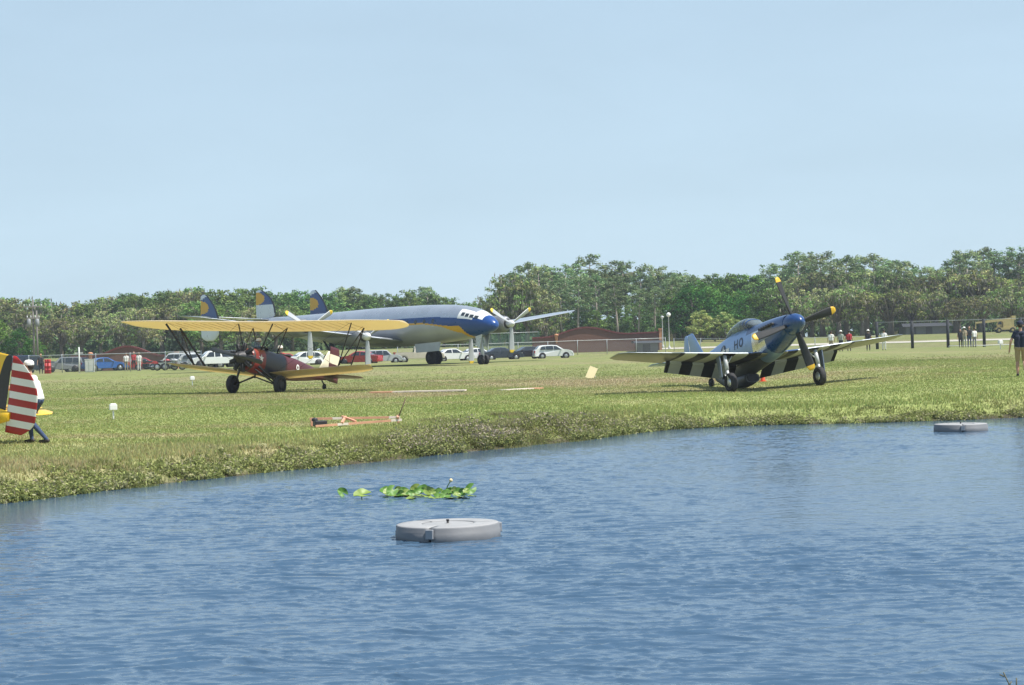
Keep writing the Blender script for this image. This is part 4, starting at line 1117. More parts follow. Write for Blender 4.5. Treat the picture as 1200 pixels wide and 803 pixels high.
# ------------------------------------------------------------------ striped tail of the parked biplane at the left edge
def striped_tail():
    c = ground(-10, 522); D = c.y
    xf = xform(c, (-math.cos(R(32)), math.sin(R(32))), 11.0, 0)
    r = empty('parked_biplane', label='yellow and black aeroplane tail with red and white striped rudder near the water', cat='airplane', mat=xf)
    YB = M('bright_yellow', (.78,.47,.02), .4, var=.05, coat=.3); RD = M('stripe_red', (.36,.018,.018), .45, var=.08); WH = M('stripe_white_cloth', (.74,.72,.68), .5, var=.05)
    SV = M('silver_dope', (.52,.53,.54), .4, metal=.4, var=.1)
    # tail wheel stands at the origin; fuselage forward of it
    fb = Body([(-.45,.62,.80,.05),(0,.45,.86,.14),(1.0,.35,1.0,.27),(2.4,.22,1.16,.40),(3.6,.10,1.28,.47),(5.6,.04,1.32,.5),(6.9,.10,1.25,.46)], 2.4)
    mb = MB(); fb.build(mb, 30, 24, lambda c_: 1 if c_.z < .55 else 0); mb.build('fuselage', [YB, SV], r)
    mb = MB(); vfin(mb, [(.55,1.5,-.30,0,.07),(.9,1.15,-.31,0,.08),(1.3,.86,-.32,0,.08),(1.6,.68,-.33,0,.07),(1.85,.48,-.34,0,.05),(1.97,.28,-.34,0,.04),(2.02,.05,-.34,0,.03)], 14, lambda i, c_, k: 1 if k >= 9 else 0)
    mb.build('fin', [YB, BLK], r)
    zs = [.30]+[.36+.14*k for k in range(12)]+[2.0]; S = []
    zs = [.34,.40,.47]; n_s = 10; S = []
    stripes = np.linspace(.36, 2.02, 12)
    for z in sorted(set(list(stripes)+list((stripes[:-1]+stripes[1:])/2))):
        t = (z-.36)/1.66
        te = -1.06+.16*(1-t)*0 +.30*max(0, (.22-t)/.22)**2+.62*max(0, (t-.45)/.55)**2.2
        S.append((z, -.36, te, 0, .05*(1-.5*max(0, t-.8)/.2)))
    mb = MB(); vfin(mb, S, 6, lambda i, c_, k: int(i/2) % 2)
    ro_ = mb.build('rudder', [RD, WH], r)
    for v in ro_.data.vertices: v.co.x += .36
    ro_.location = (-.36, 0, 0); ro_.rotation_euler = (0, 0, R(15))
    for sg in (1, -1):
        mb = MB(); wing(mb, [(sg*.08,.85,.12,.70,.06),(sg*.9,.70,.12,.72,.05),(sg*1.35,.45,.12,.73,.04),(sg*1.5,.28,.12,.73,.03)], 5); mb.build('tailplane', SV if sg > 0 else YB, r)
        mb = MB(); wing(mb, [(sg*.14,.10,-.26,.70,.05),(sg*.9,.10,-.42,.70,.04),(sg*1.30,.10,-.38,.70,.035),(sg*1.52,.08,-.18,.70,.02)], 5); mb.build('elevator', SV if sg > 0 else YB, r)
    mb = MB(); mb.tube([(.15,0,.48),(-.05,0,.14)], .028, 8); mb.tube([(.0,-.05,.14),(.0,.05,.14)], .02, 6); mb.build('tail_strut', DKMET, r)
    wheel(r, (0,0,.115), .115, .09, 'tail_wheel', DKMET)
    # the wings and undercarriage lie outside the picture to the left
    for sg in (1, -1):
        mb = MB(); wing(mb, [(sg*.45,5.9,4.5,.25,.16),(sg*3.2,5.7,4.4,.55,.14),(sg*3.8,5.4,4.6,.6,.06)], 7, None, 0, .03); mb.build('lower_wing', YB, r)
        wheel(r, (6.0, sg*.95, -.72), .34, .2, rimmat=DKMET)
        mb = MB(); mb.tube([(5.8,sg*.4,.1),(6.0,sg*.9,-.72)], .05, 8); mb.build('strut', DKMET, r)
    mb = MB(); wing(mb, [(-4.0,6.2,5.4,1.98,.06),(-3.4,6.6,5.2,1.96,.14),(0,6.7,5.2,1.95,.16),(3.4,6.6,5.2,1.96,.14),(4.0,6.2,5.4,1.98,.06)], 7, None, 0, .03); mb.build('upper_wing', YB, r)
    return r, c
ST, STC = striped_tail()

# ------------------------------------------------------------------ people: one continuous skin, clothes coloured by limb
SKIN = M('skin', (.42,.24,.16), .55, var=.08, scale=6)
HAIR = M('dark_hair', (.035,.025,.02), .7)
def cloth(name, c): return M('cloth_'+name, c, .85, var=.14, scale=9, bump=.25, bscale=30)
def person(label, loc, face, mats, h=1.75, pose=None, vox=.018, hat=None, group=None, fingers=False, shorts=False, seat=False, sleeve=.5):
    """mats: shirt, trousers, shoes.  local +Y is forward, +X the person's right hand side"""
    P = dict(lean=0.0, lk=0.0, la=0.0, rk=0.0, ra=0.0, le=(-.27,.02,1.12), lw=(-.29,.08,.86), re=(.27,.02,1.12), rw=(.29,.08,.86), turn=0.0, sink=0.0)
    P.update(pose or {})
    V = Vector; ln = P['lean']
    pel = V((0,0,.94)); che = V((0,ln*.55,1.24)); nk = V((0,ln*.95,1.45)); hd = V((0,ln*1.12+.02,1.63))
    segs = []  # p0,p1,r0,r1,material
    def S(a, b_, r0, r1, m): segs.append((V(a), V(b_), r0, r1, m))
    for x in (-.09, .09):
        S(pel+V((x*.9,0,-.02)), pel+V((x,0,-.01)), .122, .122, 2); S(pel+V((x*.9,0,.03)), pel+V((x,ln*.2,.14)), .127, .12, 1)
        S(pel+V((x*.9,ln*.2,.14)), che+V((x,0,.0)), .115, .125, 1); S(che+V((x,0,0)), nk+V((x*1.1,0,-.09)), .125, .09, 1)
    S(nk+V((-.13,0,-.07)), nk+V((.13,0,-.07)), .085, .085, 1); S(nk+V((0,0,-.03)), hd+V((0,-.01,-.06)), .056, .055, 0)
    S(hd+V((0,-.015,.03)), hd+V((0,-.01,.02)), .098, .098, 0); S(hd+V((0,.02,-.03)), hd+V((0,.03,-.075)), .078, .052, 0)
    S(hd+V((0,.085,.0)), hd+V((0,.108,-.025)), .014, .018, 0)
    for x in (-.09, .09): S(hd+V((x,-.01,.0)), hd+V((x*1.03,-.015,-.03)), .018, .014, 0)
    S(hd+V((0,-.03,.045)), hd+V((0,-.035,.02)), .100, .094, 4)
    for sg, k, a in ((-1, 'lk', 'la'), (1, 'rk', 'ra')):
        hp = pel+V((sg*.095,0,-.04)); kn = V((sg*.105, P[k], .50)); an = V((sg*.11, P[a], .09))
        if a+'z' in P: an.z = P[a+'z']
        if k+'z' in P: kn.z = P[k+'z']
        S(hp, hp*.35+kn*.65, .105, .082, 2)
        lm = 2 if not shorts else 0
        S(hp*.35+kn*.65, kn, .08 if not shorts else .082, .062 if not shorts else .066, 2); S(kn, kn*.55+an*.45, .058, .062, lm); S(kn*.55+an*.45, an, .060, .042, lm)
        S(an+V((0,-.03,-.035)), an+V((0,.15,-.05)), .045, .038, 3)
    for sg, e, w_ in ((-1, 'le', 'lw'), (1, 're', 'rw')):
        sh = nk+V((sg*.175,0,-.07)); el = V(P[e]); wr = V(P[w_])
        m_ = sh*(1-sleeve)+el*sleeve
        S(sh, m_, .068, .060, 1); S(m_, el, .050, .043, 1 if sleeve > .9 else 0); S(el, wr, .042, .028, 1 if sleeve > .9 else 0)
        d = (wr-el).normalized(); fw = V((0,1,0)); sd = d.cross(fw).normalized() if abs(d.dot(fw)) < .95 else V((1,0,0))
        fw2 = sd.cross(d)
        S(wr, wr+d*.07, .026, .033, 0)
        if fingers:
            for q in range(4):
                off = fw2*(-.028+.019*q); L = (.062,.078,.083,.072)[q]
                a0 = wr+d*.075+off; a1 = a0+d*L*.55-sd*sg*.004; a2 = a1+d*L*.4-sd*sg*(-.018)
                S(a0, a1, .0095, .009, 0); S(a1, a2, .009, .0075, 0)
            t0 = wr+d*.025+fw2*.03; S(t0, t0+d*.035+fw2*.025, .012, .011, 0); S(t0+d*.035+fw2*.025, t0+d*.062+fw2*.028, .011, .009, 0)
        else: S(wr+d*.06, wr+d*.14, .030, .018, 0)
    mb = MB()
    for a, b_, r0, r1, m_ in segs:
        d = b_-a; L = max(d.length, 1e-4); d = d/L if L > 1e-3 else V((0,0,1)); pts = []; rr = []
        for t in (-90,-55,-20): pts.append(a+d*r0*math.sin(R(t))); rr.append(max(r0*math.cos(R(t)), r0*.05))
        for t in (20,55,90): pts.append(b_+d*r1*math.sin(R(t))); rr.append(max(r1*math.cos(R(t)), r1*.05))
        mb.tube(pts, rr, 10)
    me = bpy.data.meshes.new('t'); me.from_pydata(mb.v, [], mb.f)
    to = bpy.data.objects.new('t', me); COL.objects.link(to)
    rm = to.modifiers.new('r', 'REMESH'); rm.mode = 'VOXEL'; rm.voxel_size = vox
    sm_ = to.modifiers.new('s', 'SMOOTH'); sm_.iterations = 2; sm_.factor = .4
    dg = bpy.context.evaluated_depsgraph_get(); em = bpy.data.meshes.new_from_object(to.evaluated_get(dg))
    bpy.data.objects.remove(to); em.name = 'person'
    em.materials.clear()
    for m_ in [SKIN]+list(mats)+[HAIR]: em.materials.append(m_)
    n = len(em.polygons); ce = np.zeros(n*3); em.polygons.foreach_get('center', ce); ce = ce.reshape(-1, 3)
    best = np.full(n, 9.0); mi = np.zeros(n, np.int32)
    for a, b_, r0, r1, m_ in segs:
        a_, d_ = np.array(a), np.array(b_-a); q = np.clip(((ce-a_)@d_)/max(d_@d_, 1e-9), 0, 1)
        ds = np.linalg.norm(ce-(a_+q[:, None]*d_), axis=1)-(r0+(r1-r0)*q)
        k = ds < best; best[k] = ds[k]; mi[k] = m_
    em.polygons.foreach_set('material_index', mi); em.polygons.foreach_set('use_smooth', np.ones(n, bool)); em.update()
    o = bpy.data.objects.new('person', em); COL.objects.link(o)
    o.location = loc; o.rotation_euler = (0, 0, math.atan2(face[1], face[0])-math.pi/2); s_ = h/1.74; o.scale = (s_, s_, s_)
    tag(o, label, 'person', group)
    if hat:
        mb = MB(); t, hm = hat; c = hd+V((0,-.012,.055))
        mb.lathe([(.108,-.02),(.112,.02),(.10,.06),(.065,.09),(.003,.10)], c, 'z', 18)
        if t == 'cap': mb.prism([(-.075,.06),(-.06,.17),(0,.195),(.06,.17),(.075,.06)], hd.z+.035, hd.z+.047, 0, 'z')
        else: mb.lathe([(.10,.0),(.17,-.012),(.175,-.006),(.10,.012)], c, 'z', 20)
        if t == 'cap':
            for i in range(len(mb.v)-10, len(mb.v)): mb.v[i] = (mb.v[i][0], mb.v[i][1]+hd.y, mb.v[i][2])
        mb.build('cap' if t == 'cap' else 'sun_hat', hm, o)
    if vox < .012:
        for x in (-.033, .033):
            mb = MB(); mb.sphere((hd.x+x, hd.y+.083, hd.z+.012), .011, 8, 6); mb.build('eye', BLK, o)
    return o
navy = cloth('navy', (.022,.028,.055)); tan = cloth('tan', (.34,.25,.15)); white = cloth('white', (.74,.73,.70)); jeans = cloth('denim', (.035,.060,.13))
grey = cloth('grey', (.20,.20,.21)); dark = cloth('charcoal', (.03,.03,.035)); red = cloth('red', (.42,.03,.04)); khaki = cloth('khaki', (.38,.31,.21)); sage = cloth('sage', (.30,.33,.28)); ltblue = cloth('light_blue', (.30,.42,.58))
SHOE = M('shoe', (.03,.025,.022), .6)
p = ground(1197, 441.5)
person('person in navy cap, navy shirt and tan shorts walking at the right picture edge', p, (.25,1,0), [navy, tan, SHOE], 1.80, dict(lk=.10, la=.02, rk=.16, ra=-.26, raz=.26, le=(-.30,-.06,1.13), lw=(-.34,-.02,.88), re=(.28,.08,1.14), rw=(.27,.26,.98)), .0075, ('cap', navy), None, True, True)
p = ground(39.8, 521.0)+Vector((0,.35,0)); p.z = hz(p.x, p.y)
person('person in white shirt and blue jeans pushing the striped tail', p, (-1,.25,0), [white, jeans, SHOE], 1.78, dict(lean=.14, lk=.12, la=-.26, rk=.24, ra=.20, le=(-.22,.48,1.16), lw=(-.15,.66,1.20), re=(.22,.48,1.16), rw=(.15,.66,1.20)), .0085, ('cap', white), None, True, False, False, .55)
for k, (px, by, m_, lb, hh) in enumerate([(1125.5, 407.5, [dark, dark, SHOE], 'person in dark shirt and trousers, first of the four standing by the dark-posted fence', 1.62),
        (1130, 407.3, [khaki, sage, SHOE], 'person in khaki top and pale trousers in the four standing by the dark-posted fence', 1.80),
        (1136, 407.2, [dark, jeans, SHOE], 'person in dark top and blue jeans, tallest of the four by the dark-posted fence', 1.86),
        (1142, 407.0, [white, grey, SHOE], 'person in white shirt and grey trousers with arm out by the dark-posted fence', 1.74)]):
    p = stand(px, 166.0)
    person(lb, p, (rnd.uniform(-.4, .4), 1 if k % 2 else -1, 0), m_, hh, dict(lk=.05*(k % 2), la=.02, rw=(.45,.22,.75) if k == 3 else (.29,.08,.86)), .03, ('hat', white) if k == 1 else None, 'people standing by the dark-posted fence')
for px, m_, lb, hat in ((974, [white, khaki, SHOE], 'person in white shirt standing just behind the fighter\'s propeller', None), (985.5, [sage, dark, SHOE], 'person in white sun hat and green shirt behind the fighter wing', ('hat', white)), (995, [red, dark, SHOE], 'person in bright red shirt behind the fighter wing', ('cap', dark)), (1017.5, [dark, dark, SHOE], 'person in white sun hat and dark clothes behind the fighter wing tip', ('hat', white)), (1036, [white, white, SHOE], 'person all in white behind the fighter wing tip', None)):
    person(lb, stand(px, 160.0), (.3, 1, 0), m_, 1.78, None, .03, hat, 'people behind the fighter wing')
for px, D, m_, lb, hh in ((48, 158, [dark, dark, SHOE], 'person with brown hair and black clothes at the chain-link fence near the red drums', 1.72), (148, 162, [white, khaki, SHOE], 'person in pale shirt beside the blue sedan\'s bonnet', 1.6), (163, 162, [white, white, SHOE], 'person in white top in front of the red car', 1.62), (157, 170, [red, dark, SHOE], 'person in red shirt between the blue sedan and the red car', 1.7)):
    person(lb, stand(px, D), (.2, -1, 0), m_, hh, None, .03, None, 'people by the parked cars')

# seated crew: heads and shoulders in the cockpits
def crew(label, xf, x, z, shirt, hat):
    p = xf @ Vector((x, 0, z))
    o = person(label, p, ((xf @ Vector((1,0,0)))-(xf @ Vector((0,0,0)))).xy, [shirt, dark, SHOE], 1.7, dict(lk=.42, rk=.42, lkz=.90, rkz=.90, la=.62, ra=.62, laz=.62, raz=.62, lw=(-.2,.32,1.02), rw=(.2,.32,1.02)), .022, hat)
    return o
crew('pilot in dark helmet sitting under the fighter\'s bubble canopy', FXF, -1.62, FH-.86, sage, ('hat', dark))
crew('pilot in white cap in the rear cockpit of the biplane', BXF, -1.95, .62, red, ('cap', white))
crew('passenger with white hat in the front cockpit of the biplane', BXF, -.25, .62, white, ('cap', white))
# ------------------------------------------------------------------ cars
LIGHTR = M('tail_light', (.35,.01,.01), .2); LIGHTW = M('head_light', (.75,.75,.72), .15, metal=.3); CHROME = M('chrome', (.7,.7,.7), .15, metal=1.0); TRIM = M('black_trim', (.025,.025,.027), .5)
RIMM = M('alloy', (.45,.46,.47), .3, metal=.7)
def paint(name, c): return M('paint_'+name, c, .28, var=.04, coat=.6)
CARS = {
 # profile of the body side from the rear round over the roof; belt height; side windows; wheel x; length/width
 'hatch': dict(L=4.4, W=1.76, prof=[(-2.18,.28),(-2.22,.62),(-2.15,.98),(-1.95,1.10),(-1.62,1.46),(-1.2,1.53),(-.2,1.54),(.35,1.48),(1.05,1.06),(1.7,.96),(2.08,.80),(2.2,.55),(2.18,.28)], belt=1.0, win=[[(-1.55,1.06),(-1.42,1.36),(-1.02,1.42),(-.95,1.04)],[(-.88,1.04),(-.93,1.43),(-.12,1.45),(-.08,1.02)],[(0,1.02),(-.04,1.45),(.28,1.40),(.82,1.02)]], wx=(-1.32,1.32), wr=.33, ws=((.36,1.45),(1.03,1.07)), rw=((-1.64,1.43),(-1.97,1.10))),
 'sedan': dict(L=4.7, W=1.78, prof=[(-2.33,.28),(-2.36,.62),(-2.3,.95),(-1.6,1.02),(-.95,1.38),(-.3,1.44),(.2,1.42),(.95,1.00),(1.8,.88),(2.2,.72),(2.32,.5),(2.3,.28)], belt=.95, win=[[(-1.3,1.0),(-.9,1.31),(-.42,1.36),(-.40,.98)],[(-.32,.98),(-.34,1.37),(.16,1.35),(.70,.97)]], wx=(-1.38,1.40), wr=.32, ws=((.22,1.39),(.93,1.01)), rw=((-.97,1.35),(-1.58,1.03))),
 'suv': dict(L=4.7, W=1.86, prof=[(-2.3,.36),(-2.36,.75),(-2.3,1.12),(-2.12,1.72),(-1.8,1.80),(-.2,1.82),(.35,1.76),(.95,1.20),(1.9,1.10),(2.25,.88),(2.34,.6),(2.3,.36)], belt=1.12, win=[[(-2.0,1.18),(-1.9,1.64),(-1.2,1.70),(-1.15,1.16)],[(-1.05,1.16),(-1.08,1.70),(-.28,1.72),(-.25,1.15)],[(-.16,1.15),(-.18,1.72),(.28,1.67),(.72,1.15)]], wx=(-1.4,1.4), wr=.37, ws=((.36,1.73),(.93,1.21)), rw=((-2.12,1.68),(-2.28,1.16))),
 'van': dict(L=5.2, W=1.98, prof=[(-2.55,.40),(-2.6,.9),(-2.55,1.2),(-2.45,2.0),(-2.2,2.1),(.6,2.12),(1.0,2.04),(1.75,1.28),(2.35,1.12),(2.55,.85),(2.6,.5),(2.55,.40)], belt=1.28, win=[[(-2.3,1.32),(-2.25,1.88),(-.75,1.92),(-.75,1.32)],[(-.62,1.32),(-.62,1.92),(.02,1.92),(.02,1.32)],[(.14,1.32),(.14,1.92),(.90,1.90),(1.42,1.32)]], wx=(-1.65,1.6), wr=.37, ws=((1.02,2.0),(1.72,1.31)), rw=((-2.46,1.9),(-2.53,1.35))),
 'pickup': dict(L=5.5, W=1.96, prof=[(-2.7,.48),(-2.74,.9),(-2.70,1.14),(-.62,1.15),(-.52,1.72),(-.35,1.82),(.55,1.83),(.85,1.76),(1.42,1.24),(2.3,1.12),(2.66,.95),(2.72,.6),(2.7,.48)], belt=1.18, win=[[(-.42,1.22),(-.38,1.70),(.15,1.72),(.15,1.20)],[(.24,1.20),(.24,1.72),(.70,1.68),(1.14,1.20)]], wx=(-1.72,1.72), wr=.40, ws=((.87,1.72),(1.40,1.26)), rw=((-.51,1.68),(-.60,1.24))),
}
def car(kind, name, px, D, heading, mat, label, group='cars in the parking lot', scale=1.0, dz=0):
    d = CARS[kind]; p = stand(px, D)
    r = empty(name, p+Vector((0,0,dz)), R(heading), label, 'car' if kind not in ('van','pickup') else kind, group); r.scale = (scale,)*3
    W = d['W']/2; zt = max(z for x, z in d['prof']); belt = d['belt']
    def yy(z, w_): return w_*(1-.20*max(0, (z-belt)/(zt-belt))**1.1)*(1-.05*max(0, (.55-z)/.3))
    cx, cz = 0, .85
    rings = []
    for w_, sh in ((-W, .94), (-W+.04, .975), (-W+.14, 1), (-W*.5, 1.004), (0, 1.008), (W*.5, 1.004), (W-.14, 1), (W-.04, .975), (W, .94)):
        rings.append([Vector((x*(1-(1-sh)*.5), yy(z, w_), cz+(z-cz)*sh)) for x, z in d['prof']])
    mb = MB(); mb.loft(rings, 0, True, True)
    bo = mb.build('body', mat, r)
    for p_ in bo.data.polygons: p_.use_smooth = False
    for sg in (1, -1):
        for wd in d['win']:
            mb = MB(); mb.add([(x, sg*(yy(z, W)+.004)+0, z) for x, z in wd]+[(x, sg*(yy(z, W)-.03), z) for x, z in wd], [(0,1,2,3),(7,6,5,4),(0,4,5,1),(1,5,6,2),(2,6,7,3),(3,7,4,0)], 0, False)
            mb.build('side_window', WGLASS, r)
        for wx in d['wx']:
            wheel(r, (wx, sg*(W-.09), d['wr']), d['wr'], .22, rimmat=RIMM, rim=.62)
            a = MB(); a.lathe([(d['wr']*1.16, -.02),(d['wr']*1.16, .012),(.01, .012)], (wx, sg*(W-.005)-.0, d['wr']+.02), 'y', 20); a.build('wheel_arch', TRIM, r)
        x, z = d['prof'][-3]; mb = MB(); mb.box((x-.16, sg*(W-.22), z-.0), (.22,.30,.14)); mb.build('headlight', LIGHTW, r)
        x, z = d['prof'][1]; mb = MB(); mb.box((x+.08, sg*(W-.12), z+.18), (.16,.22,.26 if kind != 'van' else .5)); mb.build('tail_light', LIGHTR, r)
        mb = MB(); mx = d['ws'][1][0]-.22; mb.box((mx, sg*(W+.09), belt+.06), (.12,.18,.13)); mb.build('mirror', mat, r)
    for nm, (a, b_) in (('windscreen', d['ws']), ('rear_window', d['rw'])):
        n = Vector((b_[1]-a[1], 0, a[0]-b_[0])).normalized()
        if (n.x > 0) != (nm == 'windscreen'): n = -n
        o_ = n*.012; mb = MB()
        v = [Vector((a[0], -yy(a[1], W)+.12, a[1]))+o_, Vector((a[0], yy(a[1], W)-.12, a[1]))+o_, Vector((b_[0], yy(b_[1], W)-.10, b_[1]))+o_, Vector((b_[0], -yy(b_[1], W)+.10, b_[1]))+o_]
        v += [q-n*.03 for q in v]
        mb.add(v, [(0,1,2,3),(7,6,5,4),(0,4,5,1),(1,5,6,2),(2,6,7,3),(3,7,4,0)], 0, False); mb.build(nm, WGLASS, r)
    mb = MB(); mb.box((d['prof'][-2][0]-.02, 0, .42), (.12, W*1.7, .16)); mb.box((d['prof'][1][0]+.03, 0, .45), (.12, W*1.7, .16)); mb.build('bumper', mat if kind in ('hatch','sedan') else TRIM, r)
    if kind == 'pickup':
        mb = MB(); mb.box((-1.66, 0, 1.166), (1.9, W*1.66, .01)); mb.build('bed', TRIM, r)
    return r
pw = paint('white', (.74,.75,.75)); pb = paint('blue', (.035,.13,.42)); pr_ = paint('red', (.40,.03,.035)); pk = paint('black', (.018,.02,.025)); ps = paint('silver', (.42,.44,.46)); pt = paint('champagne', (.52,.47,.38)); pn = paint('navy', (.02,.03,.06)); pg = paint('grey', (.20,.21,.22))
car('hatch', 'parked_car', 648, 208, 8, pw, 'white hatchback parked in front of the curved brown wall')
car('sedan', 'parked_car', 616, 210, -160, pk, 'black sedan parked behind the white hatchback')
car('sedan', 'parked_car', 588, 206, 15, pn, 'dark navy sedan near the airliner\'s nose wheel')
car('sedan', 'parked_car', 560, 207, 25, pw, 'white sedan directly behind the airliner\'s hanging propeller blade')
car('sedan', 'parked_car', 531, 205, 20, pw, 'white sedan between the airliner\'s main wheels and its nose wheel')
car('pickup', 'parked_pickup', 491, 203, 8, pt, 'cream pickup truck parked behind the airliner\'s main wheels')
car('suv', 'parked_car', 450, 200, 10, ps, 'silver off-roader parked behind the airliner wing', scale=.82)
car('sedan', 'parked_car', 421, 198, 165, pr_, 'red sedan behind the right wing struts of the biplane')
car('hatch', 'parked_car', 356, 196, 205, pw, 'white car with bonnet towards us behind the biplane\'s tail')
car('sedan', 'parked_car', 336, 199, 20, pr_, 'red car half hidden by the biplane fuselage')
car('pickup', 'parked_pickup', 252, 186, 200, pw, 'white truck between the biplane engine and its left wing struts', scale=.95)
car('suv', 'parked_car', 272, 190, 20, pk, 'black off-roader behind the biplane engine')
car('van', 'parked_van', 209, 200, 160, pw, 'white passenger van behind the biplane\'s lower wing', scale=.84)
car('sedan', 'parked_car', 123, 172, 28, pb, 'bright blue sedan behind the chain-link fence', scale=.86)
car('sedan', 'parked_car', 160, 180, 205, pr_, 'red car behind the fence, beside the blue sedan', scale=.82)
car('suv', 'parked_car', 42, 180, 12, pn, 'dark blue off-roader with pale roof rails left of the grey jeep', scale=.95)
car('suv', 'parked_car', 74, 172, 195, pg, 'grey jeep with round pale lamps behind the fence', scale=.76)
car('sedan', 'parked_car', 98, 184, 20, pn, 'dark car hidden behind the white airfield post')
car('van', 'parked_van', 18, 188, 5, pg, 'grey van behind the top of the striped rudder', scale=.85)
car('sedan', 'parked_car', 392, 204, 10, ps, 'pale silver car behind the biplane\'s striped rudder', scale=.88)
car('hatch', 'parked_car', 232, 190, 10, ps, 'silver hatchback behind the white van\'s nose')
def motorbike(px, D, heading, mat, label):
    r = empty('motorcycle', stand(px, D), R(heading), label, 'motorcycle', 'motorcycles by the fence')
    wheel(r, (-.7,0,.31), .31, .14, rimmat=RIMM, rim=.7); wheel(r, (.75,0,.31), .31, .11, rimmat=RIMM, rim=.7)
    mb = MB(); mb.tube([(.75,0,.31),(.48,0,.95)], .03, 8); mb.tube([(.45,-.38,1.02),(.50,0,1.0),(.45,.38,1.02)], .02, 8); mb.tube([(-.7,.1,.31),(-.1,.1,.42)], .03, 8); mb.build('frame', CHROME, r)
    mb = MB(); mb.sphere((.12,0,.82), .22, 14, 8, 0, (1.3,.7,.75)); mb.build('tank', mat, r)
    mb = MB(); mb.sphere((-.38,0,.76), .24, 12, 6, 0, (1.5,.7,.35)); mb.build('seat', BLK, r)
    mb = MB(); mb.box((.05,0,.45), (.5,.3,.36)); mb.tube([(.1,.17,.3),(-.9,.2,.28)], .045, 8); mb.build('engine', DKMET, r)
    mb = MB(); mb.sphere((.56,0,.9), .09, 10, 6); mb.build('headlight', LIGHTW, r)
motorbike(194, 160, 15, pr_, 'motorcycle with red tank below the white van'); motorbike(203, 160, 10, ps, 'motorcycle with silver tank below the white van'); motorbike(171, 166, 160, pk, 'black motorcycle in front of the red car')

# ------------------------------------------------------------------ fences
def mesh_mat(name, c, alpha):
    m, nt, N, out = nmat(name); L = nt.links.new
    t = N('ShaderNodeBsdfTransparent'); d = N('ShaderNodeBsdfDiffuse'); d.inputs[0].default_value = (*c, 1)
    tc = N('ShaderNodeTexCoord'); n = N('ShaderNodeTexNoise'); n.inputs['Scale'].default_value = .8; L(tc.outputs['Object'], n.inputs['Vector'])
    mr = N('ShaderNodeMapRange'); mr.inputs[3].default_value = alpha*.7; mr.inputs[4].default_value = alpha*1.3; L(n.outputs['Fac'], mr.inputs[0])
    mx = N('ShaderNodeMixShader'); L(mr.outputs[0], mx.inputs[0]); L(t.outputs[0], mx.inputs[1]); L(d.outputs[0], mx.inputs[2]); L(mx.outputs[0], out.inputs[0])
    return m
GALV = M('galvanised', (.50,.52,.53), .4, metal=.4, var=.1)
WIRE = mesh_mat('chain_link', (.30,.31,.32), .17)
DWIRE = mesh_mat('dark_chain_link', (.16,.17,.17), .13)
def fence(label, a, b, h, step, postr, pm, rail, wire, group=None, cat='fence'):
    """a, b: (px, D) of the two ends"""
    A, B = stand(*a), stand(*b); n = max(2, int((B-A).xy.length/step))
    r = empty('chain_link_fence', A, 0, label, cat, group)
    pts = [A.lerp(B, i/n) for i in range(n+1)]
    for p in pts: p.z = hz(p.x, p.y)
    rel = [p-A for p in pts]
    for p in rel:
        mb = MB(); mb.tube([p+Vector((0,0,-.2)), p+Vector((0,0,h+.04)), p+Vector((0,0,h+.07))], [postr,postr,postr*.3], 8); mb.build('post', pm, r)
    if rail:
        mb = MB(); mb.tube([p+Vector((0,0,h)) for p in rel], rail, 6); mb.build('rail', GALV, r)
    mb = MB(); off = Vector((0,.05,0))
    for i in range(n): mb.add([rel[i]+off+Vector((0,0,.05)), rel[i+1]+off+Vector((0,0,.05)), rel[i+1]+off+Vector((0,0,h)), rel[i]+off+Vector((0,0,h))], [(0,1,2,3)], 0, False)
    mb.build('mesh_panel', wire, r)
    return r
fence('grey chain-link fence in front of the blue sedan and the jeep', (34, 166), (236, 158), 1.55, 3.1, .045, GALV, .03, WIRE)
fence('grey chain-link fence running in front of the curved brown wall', (466, 219), (780, 224), 1.7, 3.3, .04, GALV, .03, WIRE)
fence('tall fence with thick dark posts by the standing people', (1028, 172), (1240, 166), 2.45, 2.75, .14, M('dark_post', (.028,.032,.04), .8), .018, DWIRE)
fence('thin wire fence behind the fighter\'s propeller and wing', (790, 226), (1028, 205), 1.5, 4.0, .045, GALV, .025, DWIRE)
fence('green wind-screened fence behind the airliner nose', (560, 244), (632, 246), 2.3, 3.0, .05, M('green_post', (.05,.10,.07), .6), .03, mesh_mat('green_screen', (.10,.17,.13), .42))
# low white rail at the edge of the turf
A, B = stand(1112, 167), stand(1240, 164)
r = empty('white_rail', A, 0, 'low white rail along the turf edge below the standing people', 'railing')
n = 6; pts = [A.lerp(B, i/n) for i in range(n+1)]
mb = MB(); mb.tube([Vector((p.x, p.y, hz(p.x, p.y)+.16))-A for p in pts], .03, 6); mb.build('rail', WHT, r)
for p in pts: mb = MB(); q = Vector((p.x, p.y, hz(p.x, p.y)))-A; mb.tube([q+Vector((0,0,-.1)), q+Vector((0,0,.16))], .025, 6); mb.build('post', WHT, r)

